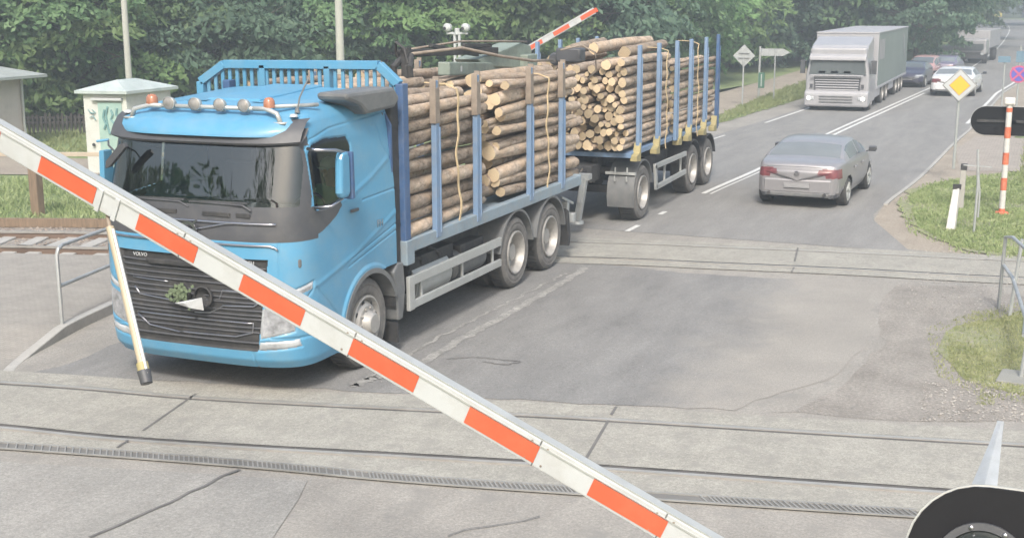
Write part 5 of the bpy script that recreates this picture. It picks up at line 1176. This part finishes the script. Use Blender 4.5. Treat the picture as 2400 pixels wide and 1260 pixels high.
q = at(2136, 207); car('saloon_car', 'sedan', (q.x-.05, q.y+3.6, 0), R(177), 'dark car with bright headlights waiting right behind the silver truck', M['darkcar'], True, detail=False, scale=.85, zs=.95)
q = at(2168, 194); car('saloon_car', 'suv', (q.x-.15, q.y+4.0, 0), R(176), 'faded red car following the dark car in the oncoming queue', M['redcar'], True, detail=False, scale=.8, zs=.9)
M['lit'] = emis('lit_headlamp', (1, .97, .9), 1.6)
for (x, y) in ((2134, 190), (2158, 178)):
    pass

# ---------------- silver truck with green tilt trailer ----------------
YW = 35.6; xc = .98; HW = 1.14
def zt(pyx, pyy, Y=YW): return aty(pyx, pyy, Y).z
wt = empty('lorry', (xc, YW, 0), 0, 'silver grey lorry with a green curtain sided box facing the camera in the left lane', 'truck')
M['silverlorry'] = mat('silver_lorry_paint', (.31, .31, .33), .4, var=.06, coat=.3, dirt=(.3, .3, .3), dirtamt=.3); M['tiltgreen'] = mat('faded_green_tilt', (.20, .235, .22), .75, var=.08, vscale=.7, stretch=(1, 1, .4)); M['tiltgrey'] = mat('pale_tilt', (.34, .34, .36), .6, var=.05)
ztop, zvis, zwb, zgr, zbm, zb = zt(1960, 78, YW+2), zt(1960, 140), zt(1960, 178), zt(1960, 214), zt(1960, 232), zt(1960, 258)+.12
zroof = zt(1960, 108)
b = MB(); b.prism([(-HW, zb+.1), (HW, zb+.1), (HW, zwb), (HW-.10, zvis), (HW-.14, zroof-.05), (-HW+.14, zroof-.05), (-HW+.10, zvis), (-HW, zwb)], .06, 1.95, 'y'); b.build('cab', M['silverlorry'], wt, bevel=.09)
b = MB(); b.prism([(.0, zvis+.02), (-.10, zvis-.05), (-.06, zvis+.12), (.5, zroof+.02), (1.7, ztop-.12), (1.9, ztop-.12), (1.9, zvis)], -HW+.12, HW-.12, 'x'); b.build('roof_fairing', M['silverlorry'], wt, bevel=.06)
b = MB(); b.prism([(-HW+.12, zwb+.03), (HW-.12, zwb+.03), (HW-.18, zvis-.04), (-HW+.18, zvis-.04)], .0, .10, 'y'); b.build('windscreen', M['carglass'], wt, bevel=.03)
b = MB(); b.prism([(.25, zwb+.05), (1.0, zwb+.08), (1.0, zvis-.06), (.32, zvis-.08)], -HW-.003, HW+.003, 'x'); b.build('side_window', M['carglass'], wt)
b = MB(); 
for k in range(6): z = zwb-.06-(zwb-zgr-.02)*k/6; b.box((0, .03, z), (1.62-.02*k, .06, .045))
b.build('grille_bar', M['tiltgrey'], wt, bevel=.012); b = MB(); b.box((0, .05, (zwb+zgr)/2), (1.66, .03, zwb-zgr)); b.build('grille', M['black'], wt)
b = MB(); b.prism([(-.10, zb), (-.12, zgr-.08), (-.02, zgr+.03), (.5, zgr+.03), (.55, zb+.05), (.2, zb)], -HW-.01, HW+.01, 'x'); bm_ = b.build('bumper', M['silverlorry'], wt, bevel=.07)
b = MB()
for k in range(3): b.box((0, -.13, zb+.18+.10*k), (1.2, .03, .035))
b.build('lower_grille_bar', M['grey'], wt, bevel=.008)
for s in (-1, 1):
    b = MB(); b.box((s*.93, -.11, zbm+.02), (.30, .06, .13)); h_ = b.build('headlight', M['lens'], wt, bevel=.03); b = MB(); b.lathe([(.0, .075), (.02, .06), (.025, .001)], (s*.97, -.14, zbm+.02), 'y', 16, -1); b.build('lit_lamp', M['lit'], h_)
    b = MB(); b.box((s*(HW+.14), .15, (zwb+zvis)/2+.02), (.17, .12, .48)); b.bar((s*HW, .2, zvis-.05), (s*(HW+.14), .15, zvis-.10), .03); b.build('mirror', M['black'], wt, bevel=.03)
    b = MB(); b.box((s*.92, .02, zgr+.18), (.10, .03, .14)); b.build('side_lamp', M['black'], wt)
    for i, y in enumerate((1.0, 4.4, 5.6, 9.0, 10.1, 11.2)): wheel(wt, (s*(HW-.03), y, .42), s, .43, .28, name='wheel')
    b = MB(); b.box((s*(HW-.05), 2.7, .62), (.08, 1.5, .5)); b.build('side_tank', M['tiltgrey'], wt, bevel=.02); b = MB(); b.box((s*(HW-.05), 7.2, .55), (.06, 1.6, .35)); b.build('side_skirt', M['tiltgrey'], wt, bevel=.02)
b = MB(); b.box((0, -.09, (zwb+.02)), (1.9, .06, .05)); b.box((0, -.05, zvis+.01), (1.9, .12, .05)); b.build('trim', M['tiltgrey'], wt)
b = MB(); 
for s in (-.55, -.1, .35): b.box((s, .01, zwb+.13), (.25, .02, .08))
b.build('dashboard_items', M['white'], wt)
b = MB(); b.box((0, 6.2, .95), (1.9, 9.5, .25)); b.box((0, 1.2, .7), (1.8, 1.8, .5)); b.build('chassis', M['dark'], wt)
zf = zt(2060, 205, YW+2.3); b = MB(); b.prism([(-HW, zf), (HW, zf), (HW, ztop), (-HW, ztop)], 2.2, 12.6, 'y'); b.build('curtain_side', M['tiltgreen'], wt, bevel=.015)
b = MB(); b.box((0, 2.185, (zf+ztop)/2), (2*HW+.02, .03, ztop-zf)); b.box((0, 7.4, ztop+.01), (2*HW+.04, 10.5, .06)); b.box((HW+.005, 2.25, (zf+ztop)/2), (.03, .10, ztop-zf)); b.box((HW, 7.4, zf-.02), (.05, 10.4, .10)); b.build('body_frame', M['tiltgrey'], wt, bevel=.01)
b = MB()
zz = ztop-.35
for k in range(4): b.box((HW+.012, 2.75+k*.42, zz-.28), (.006, .26, .75))
b.build('lettering_block', M['tiltgrey'], wt); b = MB(); b.prism([(10.6, zz+.1), (10.9, zz+.1), (11.6, zz-.9), (11.1, zz-.6)], HW+.008, HW+.015, 'x'); b.build('emblem', M['tiltgrey'], wt)

# ---------------- far lorry ----------------
q = at(2270, 150); fl = empty('lorry', (q.x, q.y, 0), R(-3), 'distant pale lorry with a tall white box further down the left lane', 'truck'); zz = aty(2270, 72, q.y+1).z
b = MB(); b.box((0, .9, .55+(zz*.68-.4)/2), (1.9, 1.6, zz*.68-.4)); b.build('cab', M['silverlorry'], fl, bevel=.1)
b = MB(); b.box((0, 5.2, (zz+.9)/2), (1.95, 6.8, zz-.9)); b.build('box_body', M['tiltgrey'], fl, bevel=.03); b = MB(); b.box((0, .08, zz*.52), (1.6, .06, zz*.18)); b.build('windscreen', M['carglass'], fl)
b = MB()
for k in range(4): b.box((0, .07, .55+k*.14), (1.4, .05, .06))
b.box((0, .06, .42), (1.85, .10, .2)); b.build('grille', M['black'], fl)
for s in (-1, 1):
    for y in (.9, 5.5, 6.6): b = MB(); b.lathe([(0, .001), (0, .38), (-.25, .38), (-.25, .001)], (s*.95, y, .38), 'x', 20, s); b.build('wheel', M['tread'], fl)
    b = MB(); b.box((s*.75, .03, .62), (.22, .05, .12)); b.build('headlight', M['lens'], fl)
# yellow car and pale house where the road bends away
q = at(2342, 47); car('suv_car', 'suv', (q.x, q.y, 0), R(60), 'tiny yellow vehicle at the far bend of the road', mat('yellow_car', (.6, .5, .12), .4), detail=False, scale=1.25)
q = at(2306, 42); r = empty('house', (q.x, q.y+8, 0), 0, 'tiny pale house beyond the far bend of the road', 'house'); b = MB(); b.box((0, 0, 1.3), (5.5, 4, 2.6)); b.build('wall', M['white'], r); b = MB(); b.prism([(-3.1, 2.5), (3.1, 2.5), (0, 4.0)], -2.3, 2.3, 'y'); b.build('roof', M['corr'], r); b = MB(); b.box((-.9, -2.02, 1.4), (1.1, .06, .9)); b.box((1.2, -2.02, 1.4), (1.1, .06, .9)); b.build('window', M['carglass'], r)

# ---------------- verges ----------------
def rot_turf(name, pts, z, m, amp=.12): return ngon(name, rough_edge(pts, amp, .35), z, m)
rot_turf('turf', px([(2128, 462), (2150, 440), (2180, 434), (2230, 432), (2300, 412), (2420, 405), (2600, 420), (2600, 625), (2420, 605), (2330, 598), (2240, 580), (2190, 560), (2150, 532), (2118, 500)]), .012, M['thinturf'], .20)
rot_turf('turf', px([(2215, 780), (2240, 765), (2330, 750), (2420, 720), (2600, 740), (2600, 960), (2420, 932), (2330, 912), (2260, 890), (2225, 850)]), .010, M['thinturf'], .22)
poly('paved_path', px([(2285, 320), (2560, 330), (2600, 415), (2400, 402), (2250, 400), (2240, 350)]), .002, M['redpave'])
rot_turf('turf', px([(1600, 315), (1690, 287), (1770, 264), (1895, 227), (1990, 190), (1970, 168), (1900, 190), (1830, 213), (1760, 242), (1690, 273), (1600, 305)]), .012, M['turf'], .12)
poly('footpath', px([(1400, 372), (1600, 300), (1690, 268), (1760, 238), (1830, 210), (1900, 188), (1970, 164), (1960, 154), (1890, 161), (1800, 187), (1690, 217), (1600, 238), (1400, 300)]), .006, M['dirt'])
poly('grass_field', [(-60, 16), (-24, 13.2), (-14.5, 14.5), (-8, 16.5), (-6, 27), (-7.4, 35), (-6, 43), (-5.0, 50), (-3.4, 62), (-2.5, 75), (-2, 110), (-1, 300), (-90, 300)], -.012, M['turf'])
poly('footpath', [(-60, 12), (-24, 8.8), (-14, 11.5), (-8, 14), (-3, 14.5), (-2.5, 17), (-8, 16.5), (-14.5, 14.5), (-24, 13.2), (-60, 15.6)], .0, M['dirt'])
tl = [p for p in T2far if p.x < -2.5]; up = offset(tl, -1.15)
poly('grass_field', [tuple(p) for p in up]+[(-2.6, 14.4), (-8, 14.1), (-14, 11.6), (-24, 8.9), (-60, 12), (-60, -9)], -.02, M['turf'])
b = MB(); ul = [p for p in up if p.x > -16]
for a, c in zip(ul, ul[1:]): b.bar((a.x, a.y, -.03), (c.x, c.y, -.03), .12, .16)
tag(b.build('kerb', M['wood']), kind='structure')
poly('grass_field', [(7.8, 17.5), (7.5, 28), (7.6, 40), (8.0, 52), (9.5, 75), (12, 110), (20, 200), (120, 300), (120, 17.5)], -.004, M['turf'])
poly('grass_field', [(8.3, -1.2), (8.3, 9.2), (40, 14), (40, -6), (8.6, -1.9)], -.012, M['dirt'])
# grass blades
def blades(name, polys, n, h0, h1, label, m):
    vs = []; fs = []; cnt = 0
    for pl, k in polys:
        xs = [p[0] for p in pl]; ys = [p[1] for p in pl]; X = rng.uniform(min(xs), max(xs), k*3); Y = rng.uniform(min(ys), max(ys), k*3); ins = inpoly(X, Y, [(p[0], p[1]) for p in pl])
        den = np.sin(X*3.1+Y*1.7)+np.sin(X*1.3-Y*2.9)+rng.normal(0, 1.0, X.size); ins &= den > -.9; X, Y = X[ins][:k], Y[ins][:k]
        for x, y in zip(X, Y):
            h = random.uniform(h0, h1); a = random.random()*6.28; w_ = random.uniform(.35, .9)*min(.026, h*.32); dx, dy = math.cos(a)*w_, math.sin(a)*w_; lx, ly = random.gauss(0, h*.45), random.gauss(0, h*.45)
            q = len(vs); vs += [(x-dx, y-dy, 0), (x+dx, y+dy, 0), (x+lx*.4+dx*.7, y+ly*.4+dy*.7, h*.6), (x+lx, y+ly, h)]; fs += [(q, q+1, q+2), (q, q+2, q+3)]
    me = bpy.data.meshes.new(name); me.from_pydata(vs, [], fs); me.materials.append(m); o = bpy.data.objects.new(name, me); COL.objects.link(o); tag(o, label, 'grass', kind='stuff')
def leafmat(name, c1, c2, c3, tr=.35, sc_=.9):
    m, t, p = newmat(name); tc = node(t, 'ShaderNodeTexCoord'); tc.name = 'TC'; oi = node(t, 'ShaderNodeObjectInfo'); f = noise(t, sc_, 4, .7); c = ramp(t, f, [(.28, c1), (.5, c2), (.72, c3)])
    hs = node(t, 'ShaderNodeHueSaturation'); t.links.new(c, hs.inputs['Color'])
    for nm, a, bb in (('Value', .78, 1.2), ('Hue', .485, .515)):
        mr = node(t, 'ShaderNodeMapRange'); mr.inputs[3].default_value = a; mr.inputs[4].default_value = bb; t.links.new(oi.outputs['Random'], mr.inputs[0]); t.links.new(mr.outputs[0], hs.inputs[nm])
    t.links.new(hs.outputs[0], p.inputs['Base Color']); p.inputs['Roughness'].default_value = .6; p.inputs['Specular IOR Level'].default_value = .3
    tl_ = node(t, 'ShaderNodeBsdfTranslucent'); t.links.new(hs.outputs[0], tl_.inputs[0]); mx = node(t, 'ShaderNodeMixShader'); mx.inputs[0].default_value = tr; t.links.new(p.outputs[0], mx.inputs[1]); t.links.new(tl_.outputs[0], mx.inputs[2]); t.links.new(mx.outputs[0], t.nodes['Material Output'].inputs[0]); return m
M['grass'] = leafmat('grass_blades', (.19, .25, .105), (.29, .345, .16), (.40, .43, .25), .3, 2.5); M['drygrass'] = leafmat('dry_grass_blades', (.22, .26, .11), (.32, .34, .17), (.40, .40, .24), .3, 3)
pr1 = px([(2128, 462), (2180, 434), (2300, 412), (2420, 405), (2420, 605), (2240, 580), (2150, 532)]); pr2 = px([(2215, 780), (2240, 765), (2330, 750), (2420, 720), (2420, 932), (2330, 912), (2260, 890), (2225, 850)])
blades('grass', [(pr1, 30000), (px([(2100, 470), (2180, 425), (2420, 398), (2420, 620), (2240, 592), (2130, 545)]), 3500)], 0, .025, .075, 'bright green grass around the striped signal post right of the road', M['grass'])
blades('grass', [(pr2, 13000), (px([(2170, 770), (2240, 745), (2420, 700), (2420, 950), (2300, 930), (2190, 880)]), 3000), (px([(2290, 925), (2330, 925), (2330, 950), (2290, 950)]), 150), (px([(2280, 730), (2340, 730), (2340, 760), (2260, 770)]), 500)], 0, .012, .04, 'yellowish weeds beside the right railing', M['drygrass'])
blades('grass', [([tuple(p) for p in ul]+[(-3, 12), (-8, 12), (-14, 10.5), (-17, 9.5)], 15000)], 0, .05, .15, 'green grass between the left railway track and the tree line', M['grass'])
blades('grass', [(px([(1600, 315), (1690, 287), (1770, 264), (1895, 227), (1990, 190), (1900, 190), (1830, 213), (1760, 242), (1690, 273)]), 7000), ([(-24, 14), (-14, 15), (-8, 17), (-10, 22), (-24, 18)], 6000), ([(7.7, 18), (7.6, 34), (12, 34), (12, 18)], 8000)], 0, .08, .22, 'rough roadside grass along both verges of the far road', M['grass'])

# ---------------- trees ----------------
LF = [leafmat('foliage_deep', (.075, .140, .065), (.135, .22, .10), (.215, .31, .15), .4), leafmat('foliage_fresh', (.10, .18, .065), (.175, .285, .11), (.26, .38, .165), .45), leafmat('foliage_bluish', (.070, .125, .080), (.115, .19, .125), (.175, .26, .165), .45)]
M['trunk'] = mat('tree_bark', (.10, .085, .07), .9, var=.3, vscale=5, stretch=(3, 3, .6), bmp=.5)
def tree_mesh(seed, H, RX, zlow, nclump, leaf, style):
    g = np.random.default_rng(seed); rr = random.Random(seed); limbs = MB(); H0 = H*.8
    pts = [(0, 0, 0), (rr.uniform(-.1, .1), rr.uniform(-.1, .1), H*.25), (rr.uniform(-.3, .3), rr.uniform(-.3, .3), H*.55), (rr.uniform(-.4, .4), rr.uniform(-.4, .4), H0)]
    limbs.tube(pts, [H*.028, H*.021, H*.013, .02], 9)
    clumps = []; c0 = np.array([0, 0, (H+zlow)/2]); rz = (H-zlow)/2
    for k in range(11):
        a = k*2.4+rr.random(); z0 = H*(.16+.05*k); l = RX*rr.uniform(.6, .95); e = Vector((math.cos(a)*l, math.sin(a)*l, z0+l*rr.uniform(.05, .45))); s = Vector((0, 0, z0*.9)); mid = (s+e)/2+Vector((0, 0, .25))
        limbs.tube([s, mid, e], [H*.011, H*.007, .012], 6)
        for _ in range(3):
            f = rr.uniform(.5, 1); q = s+(e-s)*f; e2 = q+Vector((rr.gauss(0, .7), rr.gauss(0, .7), rr.uniform(-.3, .8))); limbs.tube([q, e2], [.03, .008], 5)
    for k in range(nclump):
        d = g.normal(size=3); d /= np.linalg.norm(d); rad = g.uniform(.55, 1.0)**.5; lob = 1+.18*math.sin(3*math.atan2(d[1], d[0])+seed)+.12*math.sin(5*d[2]+seed*2)
        c = c0+d*rad*np.array([RX, RX, rz])*lob; c[2] = max(c[2], zlow*.8+.25); clumps.append((c, g.uniform(.55, 1.15), d))
    nl = leaf; V = []; 
    for c, r, d in clumps:
        n = int(nl*r*r*1.3)
        p = g.normal(size=(n, 3)); p /= np.linalg.norm(p, axis=1, keepdims=True); p[:, 2] = np.abs(p[:, 2])*.7-.15; p *= (g.uniform(.45, 1, n)**.5)[:, None]*r*np.array([1.1, 1.1, .62]); p[:, 2] -= (p[:, 0]**2+p[:, 1]**2)*.22/r; p += c
        nr = g.normal(size=(n, 3))*.42+np.array([0, 0, .8])+d*.5; nr /= np.linalg.norm(nr, axis=1, keepdims=True); t = g.normal(size=(n, 3)); t -= nr*(t*nr).sum(1)[:, None]; t /= np.linalg.norm(t, axis=1, keepdims=True); t[:, 2] -= .3; bt = np.cross(nr, t)
        L = g.uniform(.16, .32, n)[:, None]*style[0]; Wd = L*style[1]; V.append(np.stack([p-t*L*.5, p+bt*Wd*.5, p+t*L*.5, p-bt*Wd*.5], 1))
    V = np.concatenate(V); n = len(V); me = bpy.data.meshes.new('crown'); me.vertices.add(4*n); me.vertices.foreach_set('co', V.reshape(-1)); me.loops.add(4*n); me.loops.foreach_set('vertex_index', np.arange(4*n)); me.polygons.add(n); me.polygons.foreach_set('loop_start', np.arange(n)*4); me.update(calc_edges=True)
    o = limbs.build('trunk', M['trunk']); tm = o.data; tm.polygons.foreach_set('use_smooth', [True]*len(tm.polygons)); bpy.data.objects.remove(o); return tm, me
TM = []
for i, (H, RX, zl, nc, st) in enumerate(((5.6, 3.3, .5, 120, (1.0, .42)), (6.4, 3.7, .9, 135, (.95, .5)), (5.2, 3.2, .2, 115, (.95, .45)), (7.2, 4.1, 1.3, 140, (1.05, .45)), (4.2, 2.6, .1, 95, (.8, .55)))):
    TM.append(tree_mesh(40+i, H, RX, zl, nc, 130, st))
TS = list(zip(TM, (LF[1], LF[0], LF[2], LF[0], LF[1])))
for (tm, cm), lf in TS: cm.materials.append(lf)
VAR = {}
def tree(px_, py_, k, s, lf, label, group=None, depth=None, rz=None):
    q = at(px_, py_); r = empty('tree', (q.x, q.y, -.05), random.random()*6.28 if rz is None else rz, label, 'tree', group); r.scale = (s, s, s)
    tm, cm = TM[k]; key = (k, lf)
    if key not in VAR:
        if not any(kk[0] == k for kk in VAR): c2 = cm
        else: c2 = cm.copy()
        c2.materials.clear(); c2.materials.append(LF[lf]); VAR[key] = c2
    for nm, me in (('trunk', tm), ('crown', VAR[key])): o = bpy.data.objects.new(nm, me); COL.objects.link(o); o.parent = r
    return r
random.seed(11)
L1 = [(30, 292, 1, 1.0, 0, 'deciduous tree with drooping branches behind the plaster house at the left edge'), (175, 285, 0, 1.1, 1, 'fresh green tree with low branches between the house and the white kiosk'), (262, 268, 0, 1.15, 1, 'bright tree directly behind the first concrete pole'),
      (395, 262, 1, .95, 0, 'tree with a dark gap beside it right of the first concrete pole'), (520, 262, 2, 1.05, 2, 'bluish green tree behind the left end of the blue headboard grille'), (650, 255, 2, 1.1, 2, 'bluish green tree behind the middle of the blue headboard grille'),
      (770, 250, 3, .9, 0, 'dark tree around the second concrete pole'), (880, 244, 0, 1.15, 1, 'bright leafy tree right of the second concrete pole'), (1000, 236, 1, 1.15, 1, 'bright leafy tree left of the two headed lamp mast'),
      (1130, 230, 3, 1.05, 1, 'bright leafy tree right of the two headed lamp mast'), (1250, 224, 0, 1.3, 0, 'tree behind the red and white raised boom'), (1360, 216, 2, 1.35, 2, 'bluish tree behind the tip of the raised boom'),
      (1470, 200, 1, 1.25, 0, 'dark tree rising behind the trailer stakes'), (1560, 188, 4, 1.5, 1, 'yellowish green bushy tree right behind the last trailer stakes'), (1640, 166, 0, 1.5, 1, 'light green tree left of the grey diamond sign'),
      (1715, 158, 4, 1.6, 2, 'low bushy tree directly behind the grey diamond sign'), (1790, 150, 3, 1.4, 2, 'bluish green tree above the arrow direction sign'), (1870, 144, 0, 1.7, 1, 'green tree at the left shoulder of the silver lorry')]
for a in L1: tree(*a, group='trees along the far side of the railway and road')
B = [(60, 240, 3, 1.37, 0), (230, 235, 3, 1.37, 2), (400, 228, 1, 1.47, 0), (560, 225, 3, 1.37, 0), (730, 220, 1, 1.45, 2), (900, 214, 3, 1.47, 0), (1070, 208, 1, 1.58, 0), (1230, 196, 3, 1.78, 2), (1400, 180, 1, 1.68, 0), (1540, 160, 3, 1.58, 2), (1680, 140, 1, 1.78, 0), (1800, 132, 3, 1.78, 2)]
BW = ['above the plaster house roof', 'between the house and the first concrete pole', 'right of the first concrete pole', 'above the left half of the headboard grille', 'left of the second concrete pole', 'right of the second concrete pole', 'behind the two headed lamp mast', 'behind the foot of the raised far boom', 'behind the tip of the raised far boom', 'above the rearmost trailer stakes', 'above the grey diamond sign', 'above the arrow direction sign']
for i, a in enumerate(B): tree(*a, 'tall dark back row tree '+BW[i], group='second row of trees')
D = [(1960, 150, 1, 1.7, 0, 'dark green tree rising behind the cab of the silver lorry'), (2040, 140, 0, 1.7, 1, 'light green tree above the box of the silver lorry'), (2100, 128, 3, 1.6, 0, 'large tree at the right end of the green lorry box'),
     (2145, 158, 1, .98, 2, 'tree with a bare dark trunk just right of the green lorry box'), (2190, 112, 3, 1.6, 2, 'dark tree left of the distant lorry'), (2235, 92, 1, 1.8, 0, 'tree standing on the bank above the distant lorry'), (2279, 68, 3, 1.5, 0, 'tree with a visible trunk left of the far road bend'), (2020, 118, 3, 2.2, 0, 'tall tree far behind the silver lorry')]
for a in D: tree(*a, group='trees beyond the silver lorry')
F = [(2360, 33, 1, 2.4, 0), (2400, 40, 3, 2.3, 2), (2440, 60, 1, 2.2, 0), (2320, 26, 3, 2.8, 0), (2290, 30, 1, 2.6, 2), (2250, 36, 3, 2.6, 0), (2385, 25, 1, 3.0, 0), (2440, 30, 3, 3, 0), (2200, 44, 1, 2.8, 2), (2340, 20, 1, 3.2, 2), (2410, 18, 3, 3.4, 0), (2270, 20, 1, 3.4, 0)]
FW = ['straight beyond the bend, right of the yellow vehicle', 'at the right picture edge above the bend', 'close to the road at the right picture edge', 'behind the yellow vehicle', 'behind the tiny pale house', 'left of the tiny pale house', 'above the middle of the bend', 'outside right of the bend', 'left of the far house above the lorry', 'furthest behind the yellow vehicle', 'furthest at the right edge', 'furthest behind the tiny pale house']
for i, a in enumerate(F): tree(*a, 'dark distant tree '+FW[i], group='trees around the far road bend')
tree(-100, 1200, 2, 1.55, 0, 'tree behind the camera position, mirrored in the blue truck windscreen').location = (-10.5, -14.5, 0)
tree(-100, 1200, 0, 1.6, 0, 'second tree behind the camera position, mirrored darkly in the windscreen').location = (-4, -19, 0)
tree(-100, 1200, 1, 1.3, 0, 'third tree behind the camera position, mirrored at the windscreen edge').location = (-17, -13, 0)

# ---------------- air ----------------
hb = MB(); hb.box((0, 330, 11), (1000, 700, 30)); hz = tag(hb.build('haze', None or M['white']), 'thin pale summer haze over the whole crossing and road', 'haze', kind='stuff')
hm = bpy.data.materials.new('haze_air'); hm.use_nodes = True; ht = hm.node_tree; ht.nodes.clear(); ho = ht.nodes.new('ShaderNodeOutputMaterial'); hv = ht.nodes.new('ShaderNodeVolumePrincipled')
hv.inputs['Density'].default_value = .0040; hv.inputs['Color'].default_value = (.84, .93, 1, 1); hv.inputs['Anisotropy'].default_value = .2; ht.links.new(hv.outputs[0], ho.inputs['Volume']); hz.data.materials.clear(); hz.data.materials.append(hm)

# the far side of the cab reaches a little further out than the near side
def widen(o):
    for c in [h for h in bpy.data.objects if h.parent == o]:
        if c.type == 'MESH' and c.location.length < 1e-6 and c.name.split('.')[0] not in ('wheel', 'chassis', 'fuel_tank', 'headboard_panel', 'headboard_grille'):
            me = c.data; n = len(me.vertices); co = np.zeros(n*3); me.vertices.foreach_get('co', co); co = co.reshape(-1, 3)
            if co[:, 1].max() < .9: co[:, 0] = np.where(co[:, 0] < 0, co[:, 0]*1.10, co[:, 0]); me.vertices.foreach_set('co', co.reshape(-1)); me.update(); widen(c)
widen(truck)
# ---------------- left and right pieces become parts of their own ----------------
def split_lr(o):
    me = o.data; v = np.array([v.co for v in me.vertices]); sx = np.array([np.mean([v[i][0] for i in p.vertices]) for p in me.polygons])
    if not (sx > .02).any() or not (sx < -.02).any(): return
    for keep in (1, -1):
        bm = bmesh.new(); bm.from_mesh(me); bm.faces.ensure_lookup_table(); bmesh.ops.delete(bm, geom=[f for i, f in enumerate(bm.faces) if sx[i]*keep <= 0], context='FACES'); m2 = bpy.data.meshes.new(o.name.split('.')[0]); bm.to_mesh(m2); bm.free()
        for m_ in me.materials: m2.materials.append(m_)
        c = o.copy(); c.data = m2; c.name = o.name.split('.')[0]; COL.objects.link(c)
        for ch in [h for h in bpy.data.objects if h.parent == o]: ch.parent = c
    bpy.data.objects.remove(o)
for o in list(bpy.data.objects):
    if o.type == 'MESH' and o.parent and o.name.split('.')[0] in ('side_guard', 'side_window', 'window', 'headlight', 'lamp_rim', 'headlamp', 'tail_lamp', 'mudflap', 'foglight', 'roof_marker_lamp', 'windscreen_pillar', 'spotlight', 'exhaust', 'ear', 'eye', 'chassis_rail'): split_lr(o)

# loose gravel at the right hand verges
def gen_v():
    if random.random() < .5: q = at(random.uniform(2160, 2420), 0+random.uniform(895, 990))
    else: q = at(random.uniform(2120, 2420), random.uniform(590, 740))
    return (q.x, q.y, .012)
def gen_v2():
    q = at(random.uniform(300, 2300), random.uniform(640, 1250)); return (q.x, q.y, .012)
M['palestone'] = ground_mat('pale_gravel', (.22, .205, .19), (.46, .44, .41), fine=5, big=9, b=.1); o = stones('gravel', gen_v, 1500, .006, .018, M['palestone']); tag(o, 'loose light gravel scattered along the right verge', 'gravel')
o = stones('grit', gen_v2, 260, .004, .010, M['palestone']); tag(o, 'tiny stray grit on the crossing surface', 'gravel')
